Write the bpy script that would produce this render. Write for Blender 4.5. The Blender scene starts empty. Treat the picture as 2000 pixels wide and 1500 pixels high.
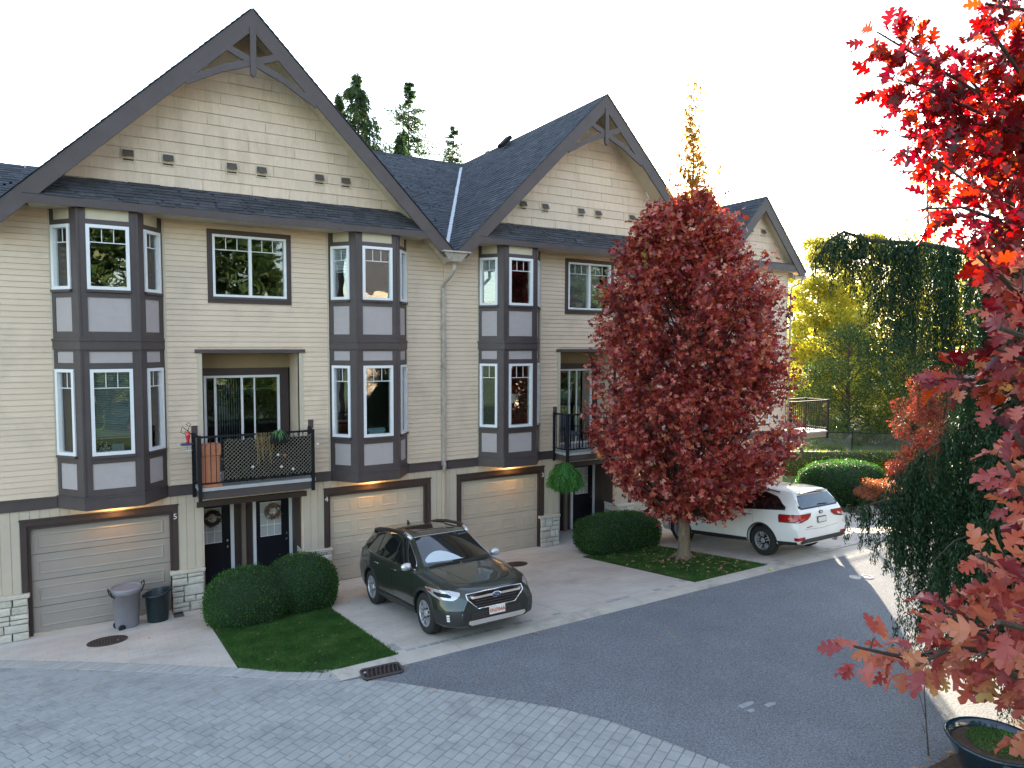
import bpy, bmesh, math, random
import numpy as np
from mathutils import Vector, Matrix, noise
from mathutils.bvhtree import BVHTree
R = math.radians
rnd = random.Random(7)
nrg = np.random.default_rng(11)
scene = bpy.context.scene
col = scene.collection

# ------------------------------------------------------------------ camera
CAMP = Vector((0.0, -16.24, 5.7568))
F_PX, YAW, PITCH, ROLL = 1350.92, 0.543771, 0.056476, 0.0030778
fw = Vector((math.sin(YAW)*math.cos(PITCH), math.cos(YAW)*math.cos(PITCH), -math.sin(PITCH)))
rt = fw.cross(Vector((0, 0, 1))).normalized(); up = rt.cross(fw)
r2 = rt*math.cos(ROLL) + up*math.sin(ROLL); u2 = -rt*math.sin(ROLL) + up*math.cos(ROLL)
cd = bpy.data.cameras.new('camera'); cam = bpy.data.objects.new('camera', cd); col.objects.link(cam)
cd.sensor_width = 36.0; cd.lens = F_PX/2000*36; cd.clip_start = 0.05; cd.clip_end = 2000
m = Matrix((r2, u2, -fw)).transposed().to_4x4(); m.translation = CAMP
cam.matrix_world = m
scene.camera = cam

# ------------------------------------------------------------------ light
SUN_AZ, SUN_EL = R(45.26), R(11.3)
w = bpy.data.worlds.new('World'); scene.world = w; w.use_nodes = True
nt = w.node_tree; nt.nodes.clear()
wo = nt.nodes.new('ShaderNodeOutputWorld'); bg = nt.nodes.new('ShaderNodeBackground')
sk = nt.nodes.new('ShaderNodeTexSky'); sk.sky_type = 'NISHITA'; sk.sun_disc = False
sk.sun_elevation = SUN_EL; sk.sun_rotation = SUN_AZ; sk.altitude = 50
sk.air_density = 1.0; sk.dust_density = 0.6; sk.ozone_density = 1.5
# thin high cloud veil over the whole sky
tc = nt.nodes.new('ShaderNodeTexCoord'); mp = nt.nodes.new('ShaderNodeMapping'); mp.inputs['Scale'].default_value = (1, 1, 3.2)
ns = nt.nodes.new('ShaderNodeTexNoise'); ns.inputs['Scale'].default_value = 1.7; ns.inputs['Detail'].default_value = 5; ns.inputs['Roughness'].default_value = .55
rp = nt.nodes.new('ShaderNodeValToRGB'); rp.color_ramp.elements[0].position = .38; rp.color_ramp.elements[0].color = (.05, .05, .05, 1)
rp.color_ramp.elements[1].position = .68; rp.color_ramp.elements[1].color = (.20, .20, .20, 1)
mx = nt.nodes.new('ShaderNodeMix'); mx.data_type = 'RGBA'
nt.links.new(tc.outputs['Generated'], mp.inputs['Vector']); nt.links.new(mp.outputs[0], ns.inputs['Vector'])
nt.links.new(ns.outputs['Fac'], rp.inputs['Fac']); nt.links.new(rp.outputs['Color'], mx.inputs['Factor'])
nt.links.new(sk.outputs['Color'], mx.inputs['A']); mx.inputs['B'].default_value = (5.9, 5.1, 4.4, 1)
nt.links.new(mx.outputs['Result'], bg.inputs['Color']); bg.inputs['Strength'].default_value = 0.075
nt.links.new(bg.outputs[0], wo.inputs['Surface'])
sd = bpy.data.lights.new('sun', 'SUN'); sd.energy = 3.6; sd.angle = R(0.5); sd.color = (1.0, .86, .66)
so = bpy.data.objects.new('sun', sd); col.objects.link(so)
sdir = Vector((math.sin(SUN_AZ)*math.cos(SUN_EL), math.cos(SUN_AZ)*math.cos(SUN_EL), math.sin(SUN_EL)))
so.rotation_euler = sdir.to_track_quat('Z', 'Y').to_euler()
vs = scene.view_settings; vs.view_transform = 'Standard'; vs.look = 'None'; vs.exposure = 3.22; vs.gamma = 1
vs.use_curve_mapping = False

# ------------------------------------------------------------------ helpers
def tag(o, label=None, cat=None, group=None, kind=None):
    if label: o['label'] = label
    if cat: o['category'] = cat
    if group: o['group'] = group
    if kind: o['kind'] = kind
    return o
def empty(name, loc=(0, 0, 0), label=None, cat=None, group=None, rz=0):
    o = bpy.data.objects.new(name, None); col.objects.link(o); o.location = loc; o.rotation_euler.z = rz
    o.empty_display_size = .1
    return tag(o, label, cat, group)
def link(name, me, parent=None, loc=None):
    o = bpy.data.objects.new(name, me); col.objects.link(o)
    if parent is not None: o.parent = parent
    if loc is not None: o.location = loc
    return o
def gz(x, y):
    t = -y
    if t < .3: return 0.0
    if t < 5.9: return (t-.3)*.13
    return .728
class MB:
    def __init__(s): s.v = []; s.f = []
    def add(s, vs_, fs):
        b = len(s.v); s.v += [tuple(p) for p in vs_]; s.f += [tuple(i+b for i in f) for f in fs]; return s
    def box(s, x0, x1, y0, y1, z0, z1):
        return s.add([(x0,y0,z0),(x1,y0,z0),(x1,y1,z0),(x0,y1,z0),(x0,y0,z1),(x1,y0,z1),(x1,y1,z1),(x0,y1,z1)],
              [(0,3,2,1),(4,5,6,7),(0,1,5,4),(1,2,6,5),(2,3,7,6),(3,0,4,7)])
    def prism(s, poly, d):
        n = len(poly); P = [Vector(p) for p in poly]; d = Vector(d)
        return s.add(P + [p+d for p in P], [tuple(range(n-1,-1,-1)), tuple(range(n, 2*n))] + [(i, (i+1)%n, n+(i+1)%n, n+i) for i in range(n)])
    def tube(s, pts, rad, n=6, cap=True):
        P = [Vector(p) for p in pts]
        if not hasattr(rad, '__len__'): rad = [rad]*len(P)
        b = len(s.v); prev = None
        for i, p in enumerate(P):
            t = (P[min(i+1, len(P)-1)]-P[max(i-1, 0)]).normalized()
            if prev is None:
                a = Vector((0,0,1)) if abs(t.z) < .9 else Vector((1,0,0))
                u = t.cross(a).normalized()
            else:
                u = (prev - t*prev.dot(t)).normalized()
            prev = u; v = t.cross(u)
            for k in range(n):
                q = 2*math.pi*k/n; s.v.append(tuple(p+(u*math.cos(q)+v*math.sin(q))*rad[i]))
        for i in range(len(P)-1):
            for k in range(n):
                s.f.append((b+i*n+k, b+i*n+(k+1)%n, b+(i+1)*n+(k+1)%n, b+(i+1)*n+k))
        if cap:
            s.f.append(tuple(b+k for k in range(n-1,-1,-1))); s.f.append(tuple(b+(len(P)-1)*n+k for k in range(n)))
        return s
    def lathe(s, prof, c=(0,0,0), n=24, axis='z', cap=False, sx=1, sy=1):
        b = len(s.v); c = Vector(c)
        for r, h in prof:
            for k in range(n):
                q = 2*math.pi*k/n; x, y = r*math.cos(q)*sx, r*math.sin(q)*sy
                s.v.append(tuple(c+Vector((x, y, h) if axis == 'z' else ((h, x, y) if axis == 'x' else (x, h, y)))))
        for i in range(len(prof)-1):
            for k in range(n):
                s.f.append((b+i*n+k, b+i*n+(k+1)%n, b+(i+1)*n+(k+1)%n, b+(i+1)*n+k))
        if cap:
            s.f.append(tuple(b+k for k in range(n-1,-1,-1))); s.f.append(tuple(b+(len(prof)-1)*n+k for k in range(n)))
        return s
    def beam(s, a, b_, w_, h_, upv=(0, 0, 1)):
        a, b_ = Vector(a), Vector(b_); t = (b_-a).normalized(); sdv = t.cross(Vector(upv)).normalized(); uu = sdv.cross(t)
        c = [a+sdv*w_/2*i+uu*h_/2*j for i, j in ((-1,-1),(1,-1),(1,1),(-1,1))]
        return s.prism(c, b_-a)
    def mesh(s, name, mats, smooth=False):
        me = bpy.data.meshes.new(name); me.from_pydata(s.v, [], s.f)
        for q in (mats if isinstance(mats, (list, tuple)) else [mats]): me.materials.append(q)
        if smooth: me.polygons.foreach_set('use_smooth', [True]*len(me.polygons))
        me.update(); return me
    def build(s, name, mats, parent=None, smooth=False, loc=None, bevel=0, segs=1):
        me = s.mesh(name, mats, smooth)
        bmm = bmesh.new(); bmm.from_mesh(me); bmesh.ops.recalc_face_normals(bmm, faces=bmm.faces)
        if bevel: bmesh.ops.bevel(bmm, geom=bmm.edges[:], offset=bevel, segments=segs, affect='EDGES', profile=.5)
        bmm.to_mesh(me); bmm.free()
        if smooth and bevel: me.set_sharp_from_angle(angle=R(40))
        return link(name, me, parent, loc)
def box(name, mt, parent, x0, x1, y0, y1, z0, z1, bevel=0):
    return MB().box(x0, x1, y0, y1, z0, z1).build(name, mt, parent, bevel=bevel)
def sharp(o, a=35):
    o.data.set_sharp_from_angle(angle=R(a)); return o

# ------------------------------------------------------------------ materials
def newmat(name):
    mt = bpy.data.materials.new(name); mt.use_nodes = True; return mt, mt.node_tree, mt.node_tree.nodes['Principled BSDF']
def mat(name, c, rough=.7, var=.12, scale=6, bump=0, bscale=40, metal=0, spec=.5, rndobj=0, island=0, coat=0, stretch=(1,1,1), dirt=None, dirt_amt=.5, dirt_scale=1.2):
    mt, t, p = newmat(name); N = t.nodes; L = t.links
    p.inputs['Roughness'].default_value = rough; p.inputs['Metallic'].default_value = metal; p.inputs['Specular IOR Level'].default_value = spec
    p.inputs['Coat Weight'].default_value = coat; p.inputs['Coat Roughness'].default_value = .04
    tcn = N.new('ShaderNodeTexCoord'); mpn = N.new('ShaderNodeMapping'); mpn.inputs['Scale'].default_value = stretch
    geo = N.new('ShaderNodeNewGeometry')
    L.new(geo.outputs['Position'], mpn.inputs['Vector'])
    n1 = N.new('ShaderNodeTexNoise'); n1.inputs['Scale'].default_value = scale; n1.inputs['Detail'].default_value = 6; n1.inputs['Roughness'].default_value = .6
    L.new(mpn.outputs[0], n1.inputs['Vector'])
    mr = N.new('ShaderNodeMapRange'); mr.inputs[1].default_value = .25; mr.inputs[2].default_value = .75
    mr.inputs[3].default_value = 1-var; mr.inputs[4].default_value = 1+var
    L.new(n1.outputs['Fac'], mr.inputs[0]); fac = mr.outputs[0]
    if rndobj or island:
        if island: src = geo.outputs['Random Per Island']
        else:
            oi = N.new('ShaderNodeObjectInfo'); src = oi.outputs['Random']
        m2 = N.new('ShaderNodeMapRange'); a = island or rndobj; m2.inputs[3].default_value = 1-a; m2.inputs[4].default_value = 1+a
        L.new(src, m2.inputs[0]); mu = N.new('ShaderNodeMath'); mu.operation = 'MULTIPLY'
        L.new(fac, mu.inputs[0]); L.new(m2.outputs[0], mu.inputs[1]); fac = mu.outputs[0]
    vm = N.new('ShaderNodeVectorMath'); vm.operation = 'SCALE'; L.new(fac, vm.inputs['Scale'])
    if dirt:
        n3 = N.new('ShaderNodeTexNoise'); n3.inputs['Scale'].default_value = dirt_scale; n3.inputs['Detail'].default_value = 8; n3.inputs['Roughness'].default_value = .68
        L.new(mpn.outputs[0], n3.inputs['Vector'])
        r3 = N.new('ShaderNodeMapRange'); r3.inputs[1].default_value = .5; r3.inputs[2].default_value = .72; r3.inputs[4].default_value = dirt_amt
        L.new(n3.outputs['Fac'], r3.inputs[0]); mm = N.new('ShaderNodeMix'); mm.data_type = 'RGBA'
        mm.inputs['A'].default_value = (*c, 1); mm.inputs['B'].default_value = (*dirt, 1); L.new(r3.outputs[0], mm.inputs['Factor'])
        L.new(mm.outputs['Result'], vm.inputs[0])
    else: vm.inputs[0].default_value = c
    L.new(vm.outputs[0], p.inputs['Base Color'])
    if bump:
        n2 = N.new('ShaderNodeTexNoise'); n2.inputs['Scale'].default_value = bscale; n2.inputs['Detail'].default_value = 4
        L.new(mpn.outputs[0], n2.inputs['Vector']); b = N.new('ShaderNodeBump'); b.inputs['Strength'].default_value = bump; b.inputs['Distance'].default_value = .02
        L.new(n2.outputs['Fac'], b.inputs['Height']); L.new(b.outputs[0], p.inputs['Normal'])
    return mt
def leafmat(name, cols, trans=.35, rough=.5, spec=.3, nw=.3, nsc=1.3):
    mt, t, p = newmat(name); N = t.nodes; L = t.links
    geo = N.new('ShaderNodeNewGeometry'); rr = N.new('ShaderNodeValToRGB'); e = rr.color_ramp.elements
    while len(e) < len(cols): e.new(.5)
    for i, (ps, c) in enumerate(cols): e[i].position = ps; e[i].color = (*c, 1)
    n1 = N.new('ShaderNodeTexNoise'); n1.inputs['Scale'].default_value = nsc; n1.inputs['Detail'].default_value = 3
    L.new(geo.outputs['Position'], n1.inputs['Vector'])
    a = N.new('ShaderNodeMath'); a.operation = 'MULTIPLY_ADD'; a.inputs[1].default_value = 1-nw
    L.new(geo.outputs['Random Per Island'], a.inputs[0])
    b = N.new('ShaderNodeMapRange'); b.inputs[1].default_value = .3; b.inputs[2].default_value = .7; b.inputs[4].default_value = nw
    L.new(n1.outputs['Fac'], b.inputs[0]); L.new(b.outputs[0], a.inputs[2]); L.new(a.outputs[0], rr.inputs['Fac'])
    L.new(rr.outputs['Color'], p.inputs['Base Color']); p.inputs['Roughness'].default_value = rough; p.inputs['Specular IOR Level'].default_value = spec
    tr = N.new('ShaderNodeBsdfTranslucent'); hs = N.new('ShaderNodeHueSaturation'); hs.inputs['Saturation'].default_value = 1.15; hs.inputs['Value'].default_value = 1.9
    L.new(rr.outputs['Color'], hs.inputs['Color']); L.new(hs.outputs['Color'], tr.inputs['Color'])
    ms = N.new('ShaderNodeMixShader'); ms.inputs['Fac'].default_value = trans
    L.new(p.outputs[0], ms.inputs[1]); L.new(tr.outputs[0], ms.inputs[2]); L.new(ms.outputs[0], N['Material Output'].inputs['Surface'])
    return mt
def glassmat(name, tint=(.75,.8,.8), refl=.3, ior=1.6):
    mt, t, p = newmat(name); N = t.nodes; L = t.links; N.remove(p)
    tr = N.new('ShaderNodeBsdfTransparent'); tr.inputs['Color'].default_value = (*tint, 1)
    gl = N.new('ShaderNodeBsdfGlossy'); gl.inputs['Roughness'].default_value = .0; gl.inputs['Color'].default_value = (1, 1, 1, 1)
    fr = N.new('ShaderNodeFresnel'); fr.inputs['IOR'].default_value = ior
    ad = N.new('ShaderNodeMath'); ad.operation = 'ADD'; ad.use_clamp = True; ad.inputs[1].default_value = refl
    nn = N.new('ShaderNodeTexNoise'); nn.inputs['Scale'].default_value = 1.1
    ge = N.new('ShaderNodeNewGeometry'); L.new(ge.outputs['Position'], nn.inputs['Vector'])
    bp = N.new('ShaderNodeBump'); bp.inputs['Strength'].default_value = .12; bp.inputs['Distance'].default_value = .05
    L.new(nn.outputs['Fac'], bp.inputs['Height']); L.new(bp.outputs[0], gl.inputs['Normal'])
    L.new(fr.outputs[0], ad.inputs[0]); ms = N.new('ShaderNodeMixShader'); L.new(ad.outputs[0], ms.inputs[0])
    L.new(tr.outputs[0], ms.inputs[1]); L.new(gl.outputs[0], ms.inputs[2]); L.new(ms.outputs[0], N['Material Output'].inputs['Surface'])
    return mt
def emit(name, c, s):
    mt, t, p = newmat(name); p.inputs['Base Color'].default_value = (*c, 1)
    p.inputs['Emission Color'].default_value = (*c, 1); p.inputs['Emission Strength'].default_value = s; return mt
def carpaint(name, c, metal=.5, rough=.35):
    return mat(name, c, rough=rough, var=.03, scale=3, metal=metal, coat=1.0, spec=.5)

M = {}
M['siding'] = mat('vinyl_siding', (.70,.55,.415), .55, .05, 2, .05, 60, rndobj=.03, dirt=(.40,.345,.27), dirt_amt=.5, dirt_scale=.8)
M['shake'] = mat('cedar_texture_shake', (.68,.535,.41), .6, .08, 9, .25, 30, rndobj=.05, stretch=(3,3,.5), dirt=(.42,.31,.19), dirt_amt=.5, dirt_scale=1.1)
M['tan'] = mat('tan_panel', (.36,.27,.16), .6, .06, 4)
M['batten'] = mat('painted_board', (.52,.45,.355), .6, .05, 3, .06, 50, rndobj=.03)
M['trim'] = mat('brown_trim', (.072,.054,.055), .5, .10, 5, .06, 60, dirt=(.10,.085,.085), dirt_amt=.5)
M['trimd'] = mat('dark_brown_trim', (.05,.032,.03), .5, .10, 5)
M['panel'] = mat('grey_panel', (.44,.385,.38), .75, .05, 8, .15, 90)
M['cream'] = mat('cream_trim', (.56,.49,.37), .55, .05, 4)
M['white'] = mat('white_vinyl', (.78,.78,.80), .35, .03, 4)
M['mullion'] = mat('white_grille', (.70,.71,.72), .4, .03, 4)
M['gar5'] = mat('garage_door_grey', (.32,.285,.25), .5, .05, 2.5, .04, 40)
M['gar'] = mat('garage_door_beige', (.50,.44,.35), .5, .05, 2.5, .04, 40)
def asphaltmat(name, c):
    mt, t, p = newmat(name); N = t.nodes; L = t.links; geo = N.new('ShaderNodeNewGeometry'); p.inputs['Roughness'].default_value = .85; fac = None
    for sc, lo, hi, det in ((.22,.88,1.12,3),(1.6,.92,1.08,6),(38,.62,1.42,2),(95,.75,1.25,2)):
        n = N.new('ShaderNodeTexNoise'); n.inputs['Scale'].default_value = sc; n.inputs['Detail'].default_value = det; L.new(geo.outputs['Position'], n.inputs['Vector'])
        m = N.new('ShaderNodeMapRange'); m.inputs[1].default_value = .3; m.inputs[2].default_value = .7; m.inputs[3].default_value = lo; m.inputs[4].default_value = hi; L.new(n.outputs['Fac'], m.inputs[0])
        if fac is None: fac = m.outputs[0]
        else: q = N.new('ShaderNodeMath'); q.operation = 'MULTIPLY'; L.new(fac, q.inputs[0]); L.new(m.outputs[0], q.inputs[1]); fac = q.outputs[0]
        if sc == 38: b = N.new('ShaderNodeBump'); b.inputs['Strength'].default_value = .5; b.inputs['Distance'].default_value = .01; L.new(n.outputs['Fac'], b.inputs['Height']); L.new(b.outputs[0], p.inputs['Normal'])
    v = N.new('ShaderNodeVectorMath'); v.operation = 'SCALE'; v.inputs[0].default_value = c; L.new(fac, v.inputs['Scale']); L.new(v.outputs[0], p.inputs['Base Color']); return mt
M['asphalt'] = asphaltmat('asphalt', (.150,.160,.175))
M['shingle'] = mat('asphalt_shingle', (.055,.058,.070), .9, .35, 18, .5, 120, rndobj=.28, dirt=(.10,.10,.105), dirt_amt=.4, dirt_scale=2)
M['shinglef'] = mat('asphalt_shingle_field', (.052,.060,.075), .9, .35, 14, .5, 120, island=.30, dirt=(.09,.095,.105), dirt_amt=.4, dirt_scale=1.4)
M['flash'] = mat('metal_flashing', (.42,.44,.46), .45, .2, 8, metal=.5)
M['gutter'] = mat('gutter_metal', (.45,.40,.34), .45, .2, 9, dirt=(.15,.13,.12), dirt_amt=.6, dirt_scale=5)
M['stone'] = mat('split_stone', (.58,.54,.46), .85, .14, 14, .7, 28, rndobj=.10, dirt=(.40,.34,.26), dirt_amt=.5, dirt_scale=6)
M['mortar'] = mat('dark_mortar', (.05,.045,.045), .95, .2, 20)
M['black'] = mat('black_metal', (.014,.014,.017), .7, .1, 5, spec=.2)
M['door'] = mat('black_door', (.008,.008,.014), .45, .1, 5, spec=.3)
M['glass'] = glassmat('window_glass', refl=.045, tint=(.90,.93,.93))
M['cglass'] = mat('tinted_car_glass', (.008,.011,.012), .03, .02, 2, spec=.9, coat=.6)
M['wglass'] = glassmat('windscreen_glass', (.55,.62,.58), .10, 1.5)
M['blind'] = mat('blind_slat', (.82,.83,.84), .6, .04, 4)
M['blindd'] = mat('dark_blind_slat', (.30,.36,.38), .6, .04, 4)
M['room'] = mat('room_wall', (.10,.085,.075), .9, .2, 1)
M['curtain'] = mat('curtain_cloth', (.45,.46,.46), .9, .1, 6)
M['asphalt_old'] = mat('asphalt', (.150,.155,.168), .88, .10, 1.1, .8, 160, dirt=(.21,.215,.225), dirt_amt=.4, dirt_scale=110)
M['paver'] = mat('concrete_paver', (.35,.36,.35), .85, .11, 6, .3, 90, rndobj=.05, dirt=(.15,.15,.15), dirt_amt=.55, dirt_scale=1.6)
M['paverf'] = mat('concrete_paver_field', (.35,.36,.35), .85, .11, 6, .3, 90, island=.05, dirt=(.15,.15,.15), dirt_amt=.55, dirt_scale=1.6)
M['header'] = mat('header_paver_concrete', (.40,.40,.385), .85, .12, 6, .3, 90, rndobj=.08)
M['joint'] = mat('paver_joint_sand', (.15,.148,.145), .95, .2, 20)
M['drive'] = mat('stamped_concrete', (.58,.53,.47), .8, .13, 1.4, .35, 60, dirt=(.42,.38,.34), dirt_amt=.7, dirt_scale=.9)
def stamp(mt, bw=.42, rh=.21, dark=.80):
    t = mt.node_tree; N = t.nodes; L = t.links; p = N['Principled BSDF']; geo = N.new('ShaderNodeNewGeometry')
    br = N.new('ShaderNodeTexBrick'); br.inputs['Scale'].default_value = 1; br.inputs['Brick Width'].default_value = bw; br.inputs['Row Height'].default_value = rh; br.inputs['Mortar Size'].default_value = .008; br.inputs['Mortar Smooth'].default_value = .6
    br.inputs['Color1'].default_value = (1,1,1,1); br.inputs['Color2'].default_value = (.93,.93,.93,1); br.inputs['Mortar'].default_value = (dark,dark,dark,1)
    ns_ = N.new('ShaderNodeTexNoise'); ns_.inputs['Scale'].default_value = 3; av = N.new('ShaderNodeVectorMath'); av.operation = 'MULTIPLY_ADD'; av.inputs[1].default_value = (.05,.05,0)
    L.new(geo.outputs['Position'], ns_.inputs['Vector']); L.new(ns_.outputs['Color'], av.inputs[0]); L.new(geo.outputs['Position'], av.inputs[2]); L.new(av.outputs[0], br.inputs['Vector'])
    src = p.inputs['Base Color'].links[0].from_socket; m_ = N.new('ShaderNodeMix'); m_.data_type = 'RGBA'; m_.blend_type = 'MULTIPLY'; m_.inputs['Factor'].default_value = 1
    L.new(src, m_.inputs['A']); L.new(br.outputs['Color'], m_.inputs['B']); L.new(m_.outputs['Result'], p.inputs['Base Color'])
stamp(M['drive'])
M['apron'] = mat('smooth_concrete', (.56,.53,.49), .8, .1, 2, .2, 60)
M['kerb'] = mat('kerb_concrete', (.48,.44,.38), .85, .12, 3, .35, 60, rndobj=.05, dirt=(.16,.145,.125), dirt_amt=.7, dirt_scale=1.2)
M['soil'] = mat('bark_soil', (.085,.050,.032), .95, .35, 12, .8, 40)
M['grassb'] = mat('lawn_base', (.04,.08,.022), .95, .3, 6, .5, 60)
M['iron'] = mat('cast_iron', (.06,.045,.04), .7, .2, 12, .3, 60)
M['terra'] = mat('terracotta', (.52,.19,.10), .7, .12, 5, .2, 30)
M['bingrey'] = mat('bin_grey_plastic', (.23,.225,.25), .5, .06, 4)
M['bindark'] = mat('bin_dark_plastic', (.010,.022,.028), .4, .1, 4)
M['bark'] = mat('tree_bark', (.22,.17,.12), .9, .3, 9, .9, 25, stretch=(1,1,.35))
M['barkd'] = mat('dark_bark', (.07,.05,.04), .9, .3, 9, .6, 25)
M['grnpaint'] = carpaint('dark_green_car_paint', (.040,.050,.042), .55, .32)
M['whtpaint'] = carpaint('white_car_paint', (.82,.81,.79), 0, .35)
M['plastic'] = mat('black_plastic', (.018,.018,.020), .55, .1, 6)
M['rubber'] = mat('tyre_rubber', (.015,.015,.016), .8, .15, 20)
M['alloy'] = mat('alloy_rim', (.45,.45,.47), .3, .05, 6, metal=.45)
M['chrome'] = mat('chrome', (.75,.75,.77), .12, .02, 4, metal=1)
M['silver'] = mat('satin_silver', (.62,.62,.64), .35, .04, 4, metal=.7)
M['lamp'] = mat('headlamp_lens', (.55,.56,.58), .08, .3, 22, metal=.5, coat=1)
M['redlamp'] = mat('red_lamp_lens', (.42,.012,.012), .12, .35, 14, coat=1)
M['amber'] = mat('amber_reflector', (.32,.05,.02), .15, .2, 14, coat=1)
M['paper'] = mat('sun_shade_paper', (.55,.62,.66), .8, .05, 6)
M['blue'] = mat('badge_blue', (.03,.05,.12), .3, .05, 6)
M['numwhite'] = mat('number_white', (.75,.75,.73), .5, .02, 6)
M['platered'] = mat('plate_red', (.60,.10,.05), .5, .05, 6)
M['plate'] = mat('plate_white', (.72,.70,.66), .5, .12, 25)
M['pot'] = mat('blue_glazed_pot', (.008,.028,.045), .15, .1, 6, coat=.6)
M['fern'] = leafmat('fern_green', [(0,(.03,.10,.02)),(.6,(.07,.22,.05)),(1,(.14,.34,.10))], .3)
M['box'] = leafmat('boxwood_leaf', [(0,(.008,.034,.010)),(.6,(.040,.115,.026)),(1,(.11,.22,.05))], .28)
M['hedgef'] = leafmat('yellow_green_hedge_leaf', [(0,(.05,.08,.012)),(.6,(.15,.19,.03)),(1,(.28,.28,.05))], .35)
M['grass'] = leafmat('grass_blade', [(0,(.018,.055,.012)),(.6,(.055,.145,.028)),(1,(.16,.25,.07))], .25, nw=.5, nsc=2.2)
M['red'] = leafmat('red_oak_leaf', [(0,(.035,.014,.013)),(.22,(.11,.024,.026)),(.45,(.32,.045,.05)),(.64,(.44,.085,.05)),(.80,(.52,.18,.10)),(.91,(.60,.38,.30)),(1,(.40,.36,.10))], .2, .36, .6, nw=.45, nsc=3.2)
M['spire'] = leafmat('green_bronze_leaf', [(0,(.10,.05,.02)),(.4,(.26,.12,.04)),(.75,(.30,.24,.05)),(1,(.35,.08,.04))], .4)
M['redfg'] = leafmat('scarlet_oak_leaf', [(0,(.03,.004,.008)),(.35,(.11,.007,.012)),(.68,(.23,.017,.014)),(.90,(.34,.05,.02)),(1,(.34,.15,.03))], .42, .4, .5)
M['redlow'] = leafmat('orange_oak_leaf', [(0,(.12,.025,.035)),(.30,(.30,.055,.06)),(.62,(.44,.12,.09)),(.85,(.50,.21,.12)),(1,(.42,.32,.09))], .3, .42, .5)
M['cedar'] = leafmat('weeping_cedar_foliage', [(0,(.006,.020,.008)),(.6,(.017,.048,.018)),(1,(.035,.085,.03))], .08)
M['yellow'] = leafmat('yellow_autumn_leaf', [(0,(.12,.16,.04)),(.4,(.32,.31,.06)),(.75,(.50,.42,.08)),(1,(.62,.52,.14))], .5)
M['green2'] = leafmat('dark_shrub_leaf', [(0,(.02,.05,.02)),(.6,(.06,.10,.03)),(.9,(.14,.17,.04)),(1,(.35,.33,.06))], .35)
M['jmaple'] = leafmat('japanese_maple_leaf', [(0,(.10,.03,.025)),(.5,(.24,.06,.045)),(1,(.36,.12,.08))], .3)
M['omaple'] = leafmat('orange_maple_leaf', [(0,(.18,.06,.03)),(.6,(.36,.15,.08)),(1,(.45,.24,.14))], .3)
M['conifer'] = leafmat('conifer_needle', [(0,(.02,.045,.018)),(.6,(.05,.09,.03)),(1,(.16,.19,.06))], .3)
M['dry'] = mat('dry_leaf', (.42,.24,.12), .8, .3, 20)
M['straw'] = mat('dry_vine', (.30,.21,.09), .9, .3, 20)
M['wire'] = mat('galvanised_wire', (.12,.13,.13), .5, .1, 6)
M['rock'] = mat('garden_rock', (.20,.17,.15), .9, .3, 6, .6, 14)
M['lampw'] = mat('fog_lamp_lens', (.75,.75,.75), .2, .1, 6)
M['lampr'] = mat('tail_lamp_lens', (.65,.12,.08), .15, .3, 22, coat=1)
M['rglass'] = mat('blue_rear_glass', (.012,.016,.022), .02, .02, 2, spec=1.0, coat=1.0)
# ------------------------------------------------------------------ townhouses
M['post'] = mat('entry_post_paint', (.20,.155,.12), .6, .06, 4)
def text_mesh(body, size, depth=.004, align='CENTER'):
    cu = bpy.data.curves.new('txt', 'FONT'); cu.body = body; cu.size = size; cu.extrude = depth; cu.align_x = align; cu.align_y = 'CENTER'; cu.resolution_u = 2
    o = bpy.data.objects.new('txt', cu); col.objects.link(o)
    bpy.context.view_layer.update()
    me = bpy.data.meshes.new_from_object(o.evaluated_get(bpy.context.evaluated_depsgraph_get()))
    bpy.data.objects.remove(o); bpy.data.curves.remove(cu); return me
def text_obj(name, body, size, mt, parent, matrix):
    me = text_mesh(body, size); me.materials.clear(); me.materials.append(mt); o = link(name, me, parent); o.matrix_local = matrix; return o
FACE_Y = Matrix(((1,0,0,0),(0,0,-1,0),(0,1,0,0),(0,0,0,1)))   # text standing up, facing -y

class Face:
    """a flat wall face: s runs along it, o points outward, z up"""
    def __init__(s, p0, p1):
        s.p = Vector((*p0, 0)); d = Vector((p1[0]-p0[0], p1[1]-p0[1], 0)); s.L = d.length; s.t = d.normalized()
        s.n = Vector((s.t.y, -s.t.x, 0))
    def pt(s, a, o, z): return s.p + s.t*a + s.n*o + Vector((0,0,z))
    def box(s, mb, a0, a1, o0, o1, z0, z1):
        return mb.add([s.pt(a, o, z) for z in (z0, z1) for a, o in ((a0,o0),(a1,o0),(a1,o1),(a0,o1))],
            [(0,3,2,1),(4,5,6,7),(0,1,5,4),(1,2,6,5),(2,3,7,6),(3,0,4,7)])
def frame_boxes(fc, mb, a0, a1, z0, z1, wd, o0, o1):
    fc.box(mb, a0, a0+wd, o0, o1, z0, z1); fc.box(mb, a1-wd, a1, o0, o1, z0, z1)
    fc.box(mb, a0+wd, a1-wd, o0, o1, z0, z0+wd); fc.box(mb, a0+wd, a1-wd, o0, o1, z1-wd, z1)
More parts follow.
